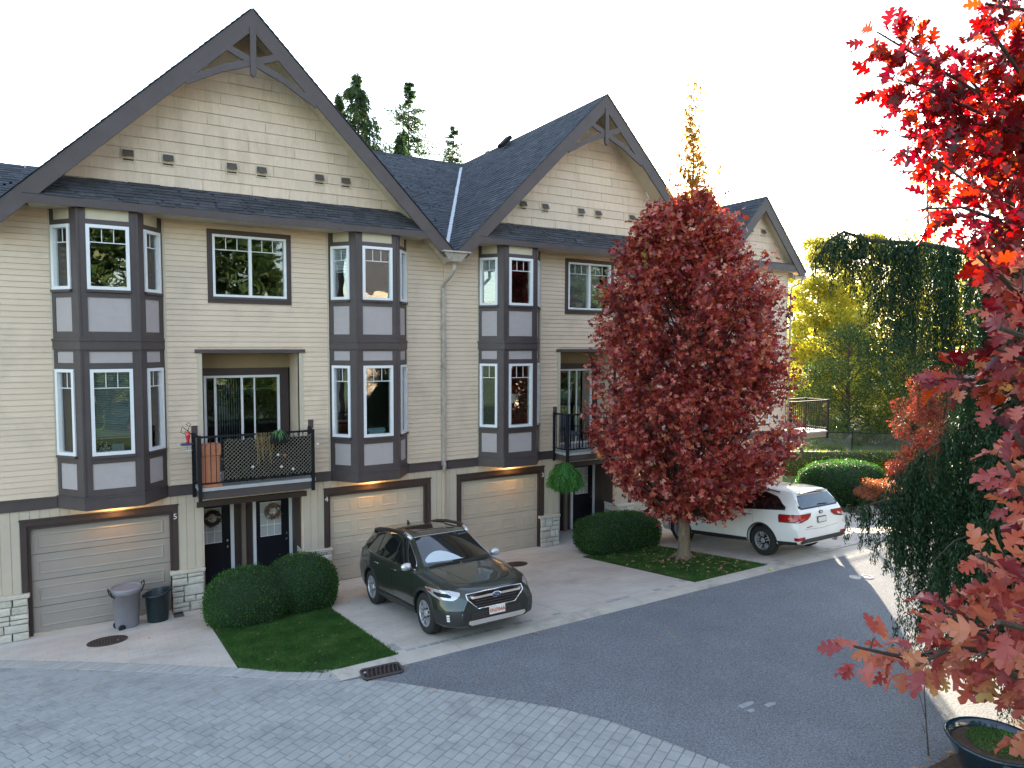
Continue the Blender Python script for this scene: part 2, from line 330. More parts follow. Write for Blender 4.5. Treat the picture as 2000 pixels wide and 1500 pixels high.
def window(root, fc, a0, a1, z0, z1, lites, blind=0, name='window', split=False, wd=.062, blindm='blind', curtain=0):
    mb = MB(); frame_boxes(fc, mb, a0, a1, z0, z1, wd, -.09, .03)
    if split: fc.box(mb, (a0+a1)/2-.03, (a0+a1)/2+.03, -.08, .022, z0+wd, z1-wd)
    fr = mb.build(name, M['white'], root)
    g = MB(); fc.box(g, a0+wd-.004, a1-wd+.004, -.052, -.045, z0+wd-.004, z1-wd+.004); g.build('pane', M['glass'], fr)
    g = MB(); zt = z1-wd-.27*(1 if z1-z0 < 1.5 else 1.15); parts = [(a0+wd, a1-wd)]
    if split: mid = (a0+a1)/2; parts = [(a0+wd, mid-.03), (mid+.03, a1-wd)]
    for p0, p1 in parts:
        fc.box(g, p0, p1, -.044, -.034, zt-.009, zt+.009)
        for k in range(1, lites):
            x = p0+(p1-p0)*k/lites; fc.box(g, x-.008, x+.008, -.0435, -.0345, zt+.009, z1-wd)
    g.build('grille', M['mullion'], fr)
    s = MB(); fc.box(s, a0-.01, a1+.01, -.02, .055, z0-.05, z0-.003); s.build('sill', M['trim'], fr)
    if blind:
        b = MB(); z = z1-wd-.01; zend = z1-wd-(z1-z0-2*wd)*blind
        while z > zend:
            p = [fc.pt(a0+wd+.01, -.064, z), fc.pt(a1-wd-.01, -.064, z), fc.pt(a1-wd-.01, -.084, z+.024), fc.pt(a0+wd+.01, -.084, z+.024)]
            b.prism(p, (0,0,-.002)); z -= .034
        fc.box(b, a0+wd+.01, a1-wd-.01, -.125, -.10, zend-.03, zend-.012)
        b.build('blind', M[blindm], fr)
    if curtain:
        b = MB(); n = 14; x0 = a0+wd; x1 = a0+wd+(a1-a0-2*wd)*curtain
        for k in range(n):
            xa = x0+(x1-x0)*k/n; xb = x0+(x1-x0)*(k+1)/n; oa = -.16-.02*(k % 2); ob = -.16-.02*((k+1) % 2)
            b.add([fc.pt(xa, oa, z0), fc.pt(xb, ob, z0), fc.pt(xb, ob, z1), fc.pt(xa, oa, z1)], [(0,1,2,3)])
        b.build('curtain', M['curtain'], fr)
    return fr
ZP = [(2.90,3.41),(5.38,5.60),(5.99,6.65),(8.14,8.36)]      # grey panels
ZW = [(3.57,5.26),(6.80,8.04)]                               # windows
def bay(root, u0, blinds):
    pts = [(u0-.98, 0), (u0-.5, -.6), (u0+.5, -.6), (u0+.98, 0)]
    faces = [Face(pts[i], pts[i+1]) for i in range(3)]
    mb = MB(); specs = [(.075, .575, .115, .555), (.135, .865, .135, .865), (.768-.575, .768-.075, .768-.555, .768-.115)]
    for fc, (w0, w1, p0, p1) in zip(faces, specs):
        L_ = fc.L
        # posts (full height) and rails between
        fc.box(mb, 0, w0, -.07, 0, 2.50, 8.37); fc.box(mb, w1, L_, -.07, 0, 2.50, 8.37)
        for z0, z1 in ((2.50,2.90),(3.41,3.57),(5.26,5.38),(5.60,5.99),(6.65,6.80),(8.04,8.14)):
            fc.box(mb, w0, w1, -.069, -.001, z0, z1)
        for z0, z1 in ZP:
            if p0 > w0: fc.box(mb, w0, p0, -.069, -.001, z0, z1)
            if p1 < w1: fc.box(mb, p1, w1, -.069, -.001, z0, z1)
    # corner posts proud of the faces, belts and drip mouldings
    for z0, z1, e in ((2.512,2.735,.035),(2.735,2.765,.05),(5.64,5.81,.03),(5.81,5.85,.05)):
        P = [(u0-.98-e*.6, .0), (u0-.5-e*.5, -.6-e), (u0+.5+e*.5, -.6-e), (u0+.98+e*.6, .0)]
        mb.prism([(x, y, z0) for x, y in P], (0, 0, z1-z0))
    for sx in (-1, 1):
        c = u0+sx*.5; mb.box(c-.018, c+.018, -.618, -.585, 2.765, 5.64); mb.box(c-.018, c+.018, -.618, -.585, 5.85, 8.37)
    b = mb.build('bay', M['trim'], root)
    MB().prism([(x, y, 2.504) for x, y in pts], (0,0,.006)).build('bay_soffit', M['cream'], b)
    for (z0, z1), top in zip(ZP, (0,0,0,1)):
        for fc, (w0, w1, p0, p1) in zip(faces, specs):
            q = MB(); fc.box(q, p0, p1, -.06, -.018, z0, z1); q.build('panel', M['cream' if top else 'panel'], b)
    for j, (z0, z1) in enumerate(ZW):
        for i, (fc, (w0, w1, _, _)) in enumerate(zip(faces, specs)):
            window(root, fc, w0, w1, z0, z1, 3 if i == 1 else 2, blind=blinds[j][i], blindm='blindd' if i == 1 else 'blind')
    # lamp under the bay
    l = MB(); l.lathe([(.05,0),(.05,.03)], (u0+.0, -.22, 2.468), 12, cap=True); l.build('soffit_lamp', M['lampglow'], b)
    ld = bpy.data.lights.new('bay_lamp', 'POINT'); ld.energy = 1.5; ld.color = (1, .55, .18); ld.shadow_soft_size = .04
    lo = bpy.data.objects.new('bay_lamp', ld); col.objects.link(lo); lo.parent = b; lo.location = (u0, -.22, 2.43)
M['lampglow'] = emit('lamp_glow', (1, .6, .25), 1.5)

_bc = {}
def board(parent, u0, u1, z, h, mt, name='siding_board', y=0, th=.022):
    """lap board, thicker at its lower edge; mesh shared between boards of one length"""
    k = (round(u1-u0, 2), h, th, mt.name)
    if k not in _bc:
        L_ = u1-u0
        _bc[k] = MB().add([(0,0,.007),(L_,0,.007),(L_,-th,.007),(0,-th,.007),(0,0,h),(L_,0,h),(L_,-th*.35,h),(0,-th*.35,h)],
            [(0,1,2,3),(4,7,6,5),(3,2,6,7),(0,3,7,4),(1,5,6,2),(0,4,5,1)]).mesh(name, mt)
    return link(name, _bc[k], parent, (u0, y, z))
def subtract(segs, a, b):
    out = []
    for p, q in segs:
        if b <= p or a >= q: out.append((p, q)); continue
        if a > p: out.append((p, a))
        if b < q: out.append((b, q))
    return out
def stone_block(parent, x0, x1, y0, y1, z0, z1, face, seed, name='stone_pier'):
    """dark mortar core with individual irregular stones on the front (and one side) and a cap course"""
    rg = random.Random(seed)
    core = box(name, M['mortar'], parent, x0+.03, x1-.03, y0+.03, y1, z0-.3, z1-.07)
    def stone(axis, a0, a1, b0, b1, outp):
        g = .007; a0 += g; a1 -= g; b0 += g; b1 -= g; d = rg.uniform(.0, .018)
        mb = MB(); j = lambda: rg.uniform(-.006, .006); ins = .014
        base = [(a0+j(), b0+j()), (a1+j(), b0+j()), (a1+j(), b1+j()), (a0+j(), b1+j())]
        topq = [(a0+ins+j(), b0+ins+j()), (a1-ins+j(), b0+ins+j()), (a1-ins+j(), b1-ins+j()), (a0+ins+j(), b1-ins+j())]
        c = ((a0+a1)/2+j()*2, (b0+b1)/2+j()*2)
        P = []
        for q, o in [(p, -.035) for p in base] + [(p, d-.004) for p in base] + [(p, .012+d+j()*.6) for p in topq] + [(c, .020+d)]:
            if axis == 'y': P.append((q[0], outp-o-.0, q[1]))
            elif axis == '+x': P.append((outp+o, q[0], q[1]))
            else: P.append((outp-o, q[0], q[1]))
        mb.add(P, [(0,1,5,4),(1,2,6,5),(2,3,7,6),(3,0,4,7),(4,5,9,8),(5,6,10,9),(6,7,11,10),(7,4,8,11),(8,9,12),(9,10,12),(10,11,12),(11,8,12)])
        mb.build('stone', M['stone'], core)
    def fill(axis, a0, a1, outp):
        z = z0
        while z < z1-.09:
            h = rg.choice((.13,.16,.20,.24)); 
            if z+h > z1-.14: h = z1-.075-z
            a = a0
            while a < a1-.01:
                wd = rg.uniform(.15, .36)
                if a+wd > a1-.12: wd = a1-a
                if h > .19 and rg.random() < .35 and wd > .16:
                    k = rg.uniform(.4,.6); stone(axis, a, a+wd, z, z+h*k, outp); stone(axis, a, a+wd, z+h*k, z+h, outp)
                else: stone(axis, a, a+wd, z, z+h, outp)
                a += wd
            z += h
    fill('y', x0, x1, y0)
    if face: fill(face, y0+.01, y1, x1 if face == '+x' else x0)
    cap = MB(); cap.box(x0-.03, x1+.03, y0-.035, y1, z1-.075, z1); cap.build('stone_cap', M['stone'], core, bevel=.012)
    return core
def garage(root, a0, a1, number, cols, mt, numside):
    # a0<a1: door opening; trim outside
    t = MB()
    for s, e in ((a0-.10, a0), (a1, a1+.10)): t.box(s, e, -.035, .12, 0, 2.20)
    t.box(a0-.10, a1+.10, -.036, .12, 2.20, 2.31); t.box(a0-.12, a1+.12, -.06, 0, 2.31, 2.335)
    for s, e in ((a0, a0+.05), (a1-.05, a1)): t.box(s, e, .02, .12, 0, 2.12)
    t.box(a0, a1, .015, .12, 2.12, 2.20)
    t.build('garage_trim', M['trimd'], root)
    d = MB().box(a0+.05, a1-.05, .12, .16, 0.012, 2.12).build('garage_door', M['mortar'], root)
    sec = 2.12/4; dx = (a1-a0-.1)
    for r in range(4):
        z0 = r*sec+.012; s_ = MB().box(a0+.05, a1-.05, .098, .12, z0+.004, z0+sec-.006).build('door_section', mt, d, bevel=.004)
    for r in range(4):
        for c in range(cols):
            pw = dx/cols; x0 = a0+.05+pw*c+(.09 if cols > 1 else .12); x1 = a0+.05+pw*(c+1)-(.09 if cols > 1 else .12); z0 = r*sec+.012+.12; z1 = z0+sec-.25
            # raised field inside a recessed groove
            g = MB(); y = .0975
            o = [(x0,z0),(x1,z0),(x1,z1),(x0,z1)]; i1 = [(x0+.018,z0+.018),(x1-.018,z0+.018),(x1-.018,z1-.018),(x0+.018,z1-.018)]
            i2 = [(x0+.045,z0+.045),(x1-.045,z0+.045),(x1-.045,z1-.045),(x0+.045,z1-.045)]
            P = [(p[0], y-.001, p[1]) for p in o]+[(p[0], y-.012, p[1]) for p in i1]+[(p[0], y-.002, p[1]) for p in i2]
            F = [(k, (k+1) % 4, 4+(k+1) % 4, 4+k) for k in range(4)]+[(4+k, 4+(k+1) % 4, 8+(k+1) % 4, 8+k) for k in range(4)]+[(8,9,10,11)]
            g.add(P, F).build('door_panel', mt, d)
    if number:
        x = a1+.05 if numside > 0 else a0-.05
        text_obj('house_number', number, .17, M['numwhite'], root, Matrix.Translation((x, -.042, 2.07)) @ FACE_Y)
def batten_wall(root, u0, u1, z0, z1, y=0):
    x = u0
    while x < u1-.02:
        e = min(x+.165, u1)
        if u1-e < .06: e = u1
        MB().box(x+.003, e-.003, y-.014, y+.0, z0, z1).build('batten_board', M['batten'], root, bevel=.003); x = e
def railing(parent, pts, z0, z1, spacing=.105, posts=True, ends=(1,1)):
    for i in range(len(pts)-1):
        a, b = Vector((*pts[i], 0)), Vector((*pts[i+1], 0)); L_ = (b-a).length; t = (b-a)/L_
        MB().beam(a+Vector((0,0,z1-.02)), b+Vector((0,0,z1-.02)), .055, .04).build('top_rail', M['black'], parent)
        MB().beam(a+Vector((0,0,z0+.09)), b+Vector((0,0,z0+.09)), .03, .03).build('bottom_rail', M['black'], parent)
        n = max(1, int(L_/spacing))
        for k in range(1, n):
            p = a+t*L_*k/n; MB().box(p.x-.007, p.x+.007, p.y-.007, p.y+.007, z0+.09, z1-.03).build('baluster', M['black'], parent)
    if posts:
        for k, p in enumerate(pts):
            MB().box(p[0]-.035, p[0]+.035, p[1]-.035, p[1]+.035, z0-.28, z1+.012).build('post', M['black'], parent)
def balcony(root):
    b = MB().box(-1.2, 1.2, -.60, .0, 2.49, 2.66).build('balcony', M['trim'], root)
    MB().box(-1.22, 1.22, -.625, .90, 2.664, 2.735).build('balcony_floor', M['flashw'], b)
    railing(b, [(-1.24, -.02), (-1.19, -.62), (1.16, -.62), (1.24, -.02)], 2.735, 3.83)
    for x in (-1.27, 1.22): MB().box(x, x+.12, -.03, .0, 3.80, 4.0).build('rail_bracket', M['trim'], b)
M['flashw'] = mat('balcony_membrane', (.42,.42,.42), .7, .1, 5)
def shingle_field(name, mt, parent, P, ud, vd, L_, H_, clip=None, tab=.30, row=.145, sep=False, th=.014, seed=1):
    """courses of tabs; P lower corner, ud along the eave, vd up the slope; clip(v)->(u0,u1)"""
    rg = random.Random(seed); n = ud.cross(vd).normalized(); 
    if n.z < 0: n = -n
    mb = MB(); r = 0; v = 0; i = 0
    while v < H_-.02:
        u0, u1 = clip(v) if clip else (0, L_)
        u = u0 - (tab*.5 if r % 2 else 0) - rg.uniform(0, .06)
        while u < u1:
            a, b = max(u, u0)+.003, min(u+tab, u1)-.003; u += tab*rg.choice((1, 1, .8, 1.15))
            if b-a < .03: continue
            k = th*rg.uniform(.75, 1.35); dv = rg.uniform(-.006, .006); v1 = min(v+row*1.12, H_)
            q = [P+ud*a+vd*(v+dv), P+ud*b+vd*(v+dv), P+ud*b+vd*v1, P+ud*a+vd*v1]
            tp = [q[0]+n*k, q[1]+n*k, q[2]+n*.003, q[3]+n*.003]
            one = MB() if sep else mb
            one.add(q+tp, [(4,5,6,7),(0,1,5,4),(1,2,6,5),(3,0,4,7)])
            if sep: link('shingle', one.mesh('shingle', mt), parent)
        v += row; r += 1
    if not sep: o = link(name, mb.mesh(name, mt), parent); return tag(o, kind='stuff')
def rake_and_soffit(root, hw, zt, sl, yf=-.72, boards=True):
    """rake boards, soffits and roof slabs of a gable: half width hw, ridge zt, slope sl"""
    vt = .31*math.sqrt(1+sl*sl)
    zf = zt-hw*sl
    for s in (-1, 1):
        o = MB(); y0 = yf-(.001 if s > 0 else 0)
        o.prism([(0, y0, zt-.02), (s*(hw-.02), y0, zf), (s*(hw-.02), y0, zf-.10), (s*(hw-.30), y0, zf-vt+.30*sl), (0, y0, zt-vt-.02)], (0, .045, 0))
        o.build('rake_board', M['trim'], root)
        th = .10*math.sqrt(1+sl*sl)
        r = MB().prism([(0, yf+.04, zt), (s*hw, yf+.04, zf), (s*hw, yf+.04, zf-th), (0, yf+.04, zt-th)], (0, 8.86, 0))
        rf = r.build('roof', M['shingle'], root)
        z_s = th+.10
        if boards:
            L_ = math.hypot(hw, hw*sl); n = int(L_/.165); d = Vector((s*hw, 0, -hw*sl)).normalized()
            for k in range(n):
                a = Vector((0, 0, zt-z_s))+d*(L_*k/n+.004); b = Vector((0, 0, zt-z_s))+d*(L_*(k+1)/n-.004)
                MB().prism([(a.x, yf+.045, a.z), (b.x, yf+.045, b.z), (b.x, yf+.045, b.z+.02), (a.x, yf+.045, a.z+.02)], (0, -yf-.045, 0)).build('soffit_board', M['cream'], root)
        else:
            MB().prism([(0, yf+.045, zt-z_s), (s*hw, yf+.045, zf-z_s), (s*hw, yf+.045, zf-z_s+.03), (0, yf+.045, zt-z_s+.03)], (0, -yf-.045, 0)).build('soffit', M['cream'], root)
        # shingle edge along the rake
        if s < 0 or True:
            P = Vector((s*(hw+.02), yf-.03, zf-.02)); vd = Vector((-s*hw, 0, hw*sl)).normalized()
            wide = 8.85 if (s < 0 and root.get('leftfield')) else .5
            shingle_field('shingle_field', M['shinglef'], rf, P, Vector((0,1,0)), vd, wide, math.hypot(hw, hw*sl)+.02, seed=int(hw*10)+s)
def truss(root, zt, k=1.0):
    y = -.70
    MB().prism([(-.06, y-.05, zt-.40*k), (.06, y-.05, zt-.40*k), (.06, y-.05, zt-1.36*k), (0, y-.05, zt-1.42*k), (-.06, y-.05, zt-1.36*k)], (0, .07, 0)).build('king_post', M['trim'], root)
    for s in (-1, 1):
        pts = [(-1.30*k, zt-1.74*k), (-.6*k, zt-1.34*k), (0, zt-1.10*k), (.34*k, zt-.97*k), (.66*k, zt-.82*k)]
        for i in range(len(pts)-1):
            a, b = pts[i], pts[i+1]; hh = .075*k
            MB().prism([(s*a[0], y-.02+.002*s, a[1]-hh), (s*b[0], y-.02+.002*s, b[1]-hh), (s*b[0], y-.02+.002*s, b[1]+hh), (s*a[0], y-.02+.002*s, a[1]+hh)], (0, .05, 0)).build('brace', M['trim'], root)
M['venthood'] = mat('vent_hood_grey', (.09,.075,.068), .5, .1, 6)
def gable_vent(root, u, z, wd=.24, h=.26):
    fc = Face((-1, 0), (1, 0)); a = u+1; mb = MB(); frame_boxes(fc, mb, a-wd/2, a+wd/2, z-h/2, z+h/2, .022, -.01, .035)
    v = mb.build('vent', M['cream'], root)
    MB().box(u-wd/2+.02, u+wd/2-.02, -.012, .0, z-h/2+.02, z+h/2-.02).build('vent_opening', M['door'], v)
    hd = MB(); x0, x1 = u-wd/2+.022, u+wd/2-.022
    hd.prism([(x0, -.015, z+h/2-.03), (x0, -.035, z+h/2-.03), (x0, -.12, z-.03), (x0, -.10, z-.03)], (x1-x0, 0, 0)); hd.build('vent_hood', M['venthood'], v)
def shakes(root, wall, hw, zt, sl, z0, ch=.235, seed=3):
    rg = random.Random(seed); z = z0; off = .245*math.sqrt(1+sl*sl)/1.414
    while True:
        half = (zt-off-(z+.06))/sl
        if half < .12: break
        half = min(half, hw); x = -half; first = True
        while x < half-.01:
            L_ = round(rg.uniform(.7, 1.25), 1) if not first else round(rg.uniform(.3, 1.2), 1); first = False
            e = min(x+L_, half)
            if half-e < .15: e = half
            ht = max(.02, (zt-off-(z+ch)+.06)/sl-.02); hb = max(half, (zt-off-z)/sl) if half < hw else half; th = .028
            if x > -half and e < half and abs(x) < ht and abs(e) < ht: board(wall, round(x+.002, 2), round(e-.002, 2), z, ch, M['shake'], 'shake_panel', y=0, th=th)
            else:
                xb0 = -hb if x <= -half else x+.002; xb1 = hb if e >= half else e-.002; xt0, xt1 = max(xb0, -ht), min(xb1, ht)
                if xt1 <= xt0: xt0 = xt1 = (max(-ht, min(ht, xb0)))
                MB().add([(xb0,0,z),(xb1,0,z),(xb1,-th,z),(xb0,-th,z),(xt0,0,z+ch),(xt1+.001,0,z+ch),(xt1+.001,-th*.35,z+ch),(xt0,-th*.35,z+ch)],[(0,1,2,3),(4,7,6,5),(3,2,6,7),(0,3,7,4),(1,5,6,2),(0,4,5,1)]).build('shake_panel', M['shake'], wall)
            x = e
        z += ch

def townhouse(xc, label, nl, nr, colsl, colsr, mats, blinds, seed, leftfield=False, vents=True, ext=0):
    root = empty('townhouse', (xc, 0, 0), label, 'house', 'gabled townhouses of the terrace'); root['leftfield'] = leftfield
    HW, ZT = 4.71, 12.76
    # ---- wall sheathing with openings
    wl = MB(); y0, y1 = .002, .12
    el = -HW-ext
    def wb(a, b, z0, z1): wl.box(a, b, y0, y1, z0, z1)
    for s in (-1, 1):
        a, b = (el, -3.71) if s < 0 else (3.71, HW)
        wb(a, b, 2.4, 7.7); wb(max(a, -4.12), min(b, 4.12), 7.7, 8.36)
        c, d = (-3.71, -1.75) if s < 0 else (1.75, 3.71)
        wb(c, d, 2.33, 3.3); wb(c, d, 5.35, 6.6); wb(c, d, 8.15, 8.36)
        c, d = (-1.75, -1.05) if s < 0 else (1.05, 1.75)
        wb(c, d, 2.33, 8.36)
        c, d = (-1.05, -.80) if s < 0 else (.80, 1.05)
        wb(c, d, 5.6, 8.36)
        wb(*((-1.6, -1.06) if s < 0 else (1.06, 1.6)), 0, 2.33); wb(*((el, -4.25) if s < 0 else (4.25, HW)), 0, 2.4)
    wb(-.80, .80, 5.6, 6.8); wb(-.80, .80, 8.1, 8.36); wb(-1.05, 1.05, 2.33, 2.66)
    for s in (-1, 1):
        for y in (0,): wl.prism([(s*4.3, y0, 7.62), (s*4.71, y0, 7.62), (s*4.71, y0, 7.80), (s*4.13, y0, 8.37), (s*4.0, y0, 8.37), (s*4.0, y0, 7.62)], (0, y1-y0, 0))
    # side walls and back of the block
    wl.box(el, el+.1, .12, 8.2, 0, 7.7); wl.box(HW-.1, HW-.002, .12, 8.2, 0, 7.6)
    wall = wl.build('wall', M['siding'], root)
    rows = int((8.36-2.74)/.1134)+1
    for i in range(rows):
        z = 2.74+i*.1134; zt = z+.1134; lim = (12.50-z-.0)
        segs = [(el, -3.72), (-1.74, 1.74), (3.72, HW)]
        if zt-.03 > 6.645 and z+.03 < 8.235: segs = subtract(segs, -.885, .885)
        if z < 5.64: segs = subtract(segs, -1.12, 1.12)
        for a, b in segs:
            a, b = max(a, -lim), min(b, lim)
            if b-a > .03: board(wall, round(a, 3), round(b, 3), z, .1134, M['siding'])
    # corner trims beside the bays
    for x in (-3.72, -1.735, 1.70, 3.685): box('corner_trim', M['cream'], root, x, x+.035, -.024, 0, 2.74, 8.34)
    # gable wall
    gw = MB().prism([(-3.75, .002, 8.75), (3.75, .002, 8.75), (0, .002, 12.50)], (0, .1, 0)).build('gable_wall', M['shake'], root)
    shakes(root, gw, 3.60, ZT, 1.0, 9.02, seed=seed)
    if vents:
        for u in (-2.32, -1.59, -.35, .27, 1.55, 2.17): gable_vent(root, u, 9.57)
    rake_and_soffit(root, HW, ZT, 1.0); truss(root, ZT)
    # ---- pent roof
    pr = MB().prism([(-4.08, -.695, 8.49), (-3.56, .0, 9.02), (-3.56, 0, 8.80), (-4.08, -.695, 8.37)], (0,0,0.0001))
    pr = MB(); A = [(-4.08, -.69, 8.49), (4.08, -.69, 8.49), (3.52, .0, 9.02), (-3.52, 0, 9.02)]; B = [(-4.08, -.69, 8.37), (4.08, -.69, 8.37), (4.0, 0, 8.37), (-4.0, 0, 8.37)]
    pr.add(A+B, [(0,1,2,3),(7,6,5,4),(0,4,5,1),(1,5,6,2),(2,6,7,3),(3,7,4,0)]); pent = pr.build('pent_roof', M['shingle'], root)
    MB().box(-4.0, 4.0, -.685, -.01, 8.352, 8.366).build('pent_soffit', M['cream'], pent)
    MB().box(-4.02, 4.02, -.722+.006, -.692, 8.335, 8.505).build('fascia', M['trim'], pent)
    vd = Vector((0, .69, .53)).normalized(); Hh = math.hypot(.71, .545)
    shingle_field('shingle', M['shingle'], pent, Vector((0, -.715, 8.485)), Vector((1,0,0)), vd, 0, Hh, clip=lambda v: (-4.06+.54*v/Hh, 4.06-.54*v/Hh), sep=True, seed=seed, row=.125, th=.02)
    # ---- belts
    for a, b in ((el, -3.715), (-1.745, 1.745), (3.715, HW)):
        be = MB().box(a, b, -.04, .0, 2.51, 2.714).build('belt_board', M['trim'], root); MB().box(a, b, -.055, .0, 2.716, 2.738).build('drip_cap', M['trim'], be)
    # ---- bays, window, garages
    bay(root, -2.731, blinds[0]); bay(root, 2.731, blinds[1])
    fc = Face((-2, 0), (2, 0))
    t = MB(); frame_boxes(fc, t, 2-.881, 2+.881, 6.65, 8.232, .105, -.05, .032); t.build('window_trim', M['trimd'], root)
    window(root, fc, 2-.776, 2+.776, 6.755+.03, 8.127, 3, split=True, blind=blinds[2], name='window', wd=.05)
    garage(root, -4.234, -1.675, nl, colsl, mats[0], 1); garage(root, 1.675, 4.234, nr, colsr, mats[1], -1)
    batten_wall(root, el, -4.34, .9, 2.51); batten_wall(root, 4.34, HW, .9, 2.51)
    batten_wall(root, -1.57, -1.09, .9, 2.51); batten_wall(root, 1.09, 1.57, .9, 2.51)
    batten_wall(root, -4.34, -1.57, 2.337, 2.51); batten_wall(root, 1.57, 4.34, 2.337, 2.51); batten_wall(root, -1.09, 1.09, 2.34, 2.49)
    stone_block(root, el, -4.24, -.10, .0, 0, .90, None, seed); stone_block(root, 4.24, HW-.01, -.10, .0, 0, .90, None, seed+1)
    stone_block(root, -1.72, -1.09, -.10, .02, 0, .90, None, seed+2)
    stone_block(root, 1.09, 1.72, -.10, .55, 0, .90, '-x', seed+3)
    # ---- entry recess
    rc = MB(); rc.box(-1.3, -1.09, .12, 1.15, 0, 2.45); rc.box(1.09, 1.3, .12, 1.15, 0, 2.45); rc.box(-1.3, 1.3, .0, 1.2, 2.33, 2.42); rc.box(-1.3, 1.3, 1.10, 1.2, 0, 2.4)
    rec = rc.build('entry_recess', M['trimd'], root)
    for k in range(6): MB().box(1.075, 1.088, .02+k*.18, .02+k*.18+.172, .9, 2.33).build('batten_board', M['trimb'], rec)
    hd = MB().box(-1.2, 1.16, -.05, .0, 2.21, 2.33).build('entry_header', M['trimd'], root)
    for j, (a, b) in enumerate(((-1.08, -.36), (.22, 1.0))):
        d = MB().box(a, b, 1.06, 1.10, .02, 2.03).build('front_door', M['door'], root)
        g0, g1 = a+.10+(.0 if j else -.06), b-.19; MB().box(g0, g1, 1.045, 1.058, 1.10, 1.93).build('door_glass', M['curtain'], d)
        gr = MB()
        for k in (1, 2): x = g0+(g1-g0)*k/3; gr.box(x-.008, x+.008, 1.035, 1.045, 1.1, 1.93)
        for z in (1.10, 1.37, 1.65, 1.92): gr.box(g0, g1, 1.037, 1.0455, z-.008, z+.008)
        gr.build('door_grille', M['white'], d)
        for z in (.98, 1.12): MB().lathe([(.0,-.05),(.028,-.045),(.03,-.02),(.018,0)], (b-.07, 1.06, z), 10, 'y').build('door_knob', M['chrome'], d)
        for x in ((b, b+.07), (a-.07, a)) if j else ((b, b+.08),): MB().box(x[0], x[1], 1.02, 1.09, .02, 2.2).build('door_jamb', M['white'], d)
    MB().box(-.12, -.02, .98, 1.09, 0, 2.25).build('entry_post', M['post'], root)
    # ---- upper recess with sliding door
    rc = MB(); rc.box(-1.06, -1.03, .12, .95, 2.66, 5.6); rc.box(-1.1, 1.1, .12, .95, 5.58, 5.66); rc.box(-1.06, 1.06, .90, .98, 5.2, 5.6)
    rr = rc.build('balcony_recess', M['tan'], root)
    fr = Face((1.03, .90), (1.03, .0)); zz = 2.74
    while zz < 5.56:
        q = MB(); h = .1134; q.add([fr.pt(0,.0,zz), fr.pt(.9,.0,zz), fr.pt(.9,-.016,zz), fr.pt(0,-.016,zz), fr.pt(0,.0,zz+h), fr.pt(.9,.0,zz+h), fr.pt(.9,-.006,zz+h), fr.pt(0,-.006,zz+h)],
            [(0,1,2,3),(4,7,6,5),(3,2,6,7),(0,3,7,4),(1,5,6,2),(0,4,5,1)]); q.build('siding_board', M['siding'], rr); zz += h
    MB().box(1.046, 1.07, .1, .95, 2.66, 5.6).build('recess_side', M['siding'], rr)
    for a, b in ((-1.125, -1.03), (1.03, 1.125)): box('corner_trim', M['cream'], root, a, b, -.026, .10, 2.74, 5.56)
    MB().box(-1.17, 1.17, -.05, .10, 5.56, 5.64).build('header_trim', M['trim'], root)
    t = MB(); t.box(-1.03, -.90, .86, .90, 2.74, 5.2); t.box(.78, .99, .86, .90, 2.74, 5.2); t.box(-.90, .78, .86, .90, 5.03, 5.2); t.build('door_trim', M['trimd'], rr)
    sd_ = MB(); fs = Face((-1.03, .90), (1.03, .90)); frame_boxes(fs, sd_, .13, 1.81, 2.74, 5.03, .055, 0, .06)
    for x in (.35, .93, 1.22): fs.box(sd_, x, x+(.05 if x != 1.22 else .03), 0, .05, 2.795, 4.975)
    dr = sd_.build('sliding_door', M['white'], root)
    g = MB(); fs.box(g, .18, 1.76, .015, .02, 2.79, 4.98); g.build('pane', M['glass'], dr)
    vb = MB()
    for k in range(10):
        x = .42+k*.053; vb.prism([fs.pt(x, -.10, 2.8), fs.pt(x+.02, -.15, 2.8), fs.pt(x+.023, -.15, 2.8), fs.pt(x+.003, -.10, 2.8)], (0, 0, 2.15))
    vb.build('vertical_blind', M['blindd'], dr)
    balcony(root)
    # ---- rooms behind the glass
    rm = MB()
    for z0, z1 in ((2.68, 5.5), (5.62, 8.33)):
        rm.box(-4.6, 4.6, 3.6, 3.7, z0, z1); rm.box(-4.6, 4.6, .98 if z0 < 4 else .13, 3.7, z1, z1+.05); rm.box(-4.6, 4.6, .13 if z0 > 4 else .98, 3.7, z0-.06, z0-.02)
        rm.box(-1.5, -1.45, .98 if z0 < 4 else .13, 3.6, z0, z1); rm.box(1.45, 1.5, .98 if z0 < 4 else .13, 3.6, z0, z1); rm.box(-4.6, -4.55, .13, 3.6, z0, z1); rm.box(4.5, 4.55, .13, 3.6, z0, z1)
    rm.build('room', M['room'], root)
    return root
M['trimb'] = mat('brown_board', (.085,.058,.050), .6, .1, 5)
H1 = townhouse(3.024, 'nearest gabled townhouse with lattice balcony and grey garage door number 5', '5', '4', 1, 4, (M['gar5'], M['gar']),
    [(((.5, .82, .5)), (.75, 0, .6)), ((0, 0, .9), (.45, 0, .9)), 0], 21, ext=.6)
H2 = townhouse(12.452, 'middle gabled townhouse half hidden behind the red oak tree', '3', None, 4, 1, (M['gar'], M['gar']),
    [((0, 0, .9), (.98, 0, .9)), ((0,0,0), (0,0,0)), .98], 41, leftfield=True)
# lamp, shelf things seen inside
def lathe_part(name, mt, prof, c, parent=None, n=16, **k): return MB().lathe(prof, c, n, **k).build(name, mt, parent, smooth=True)

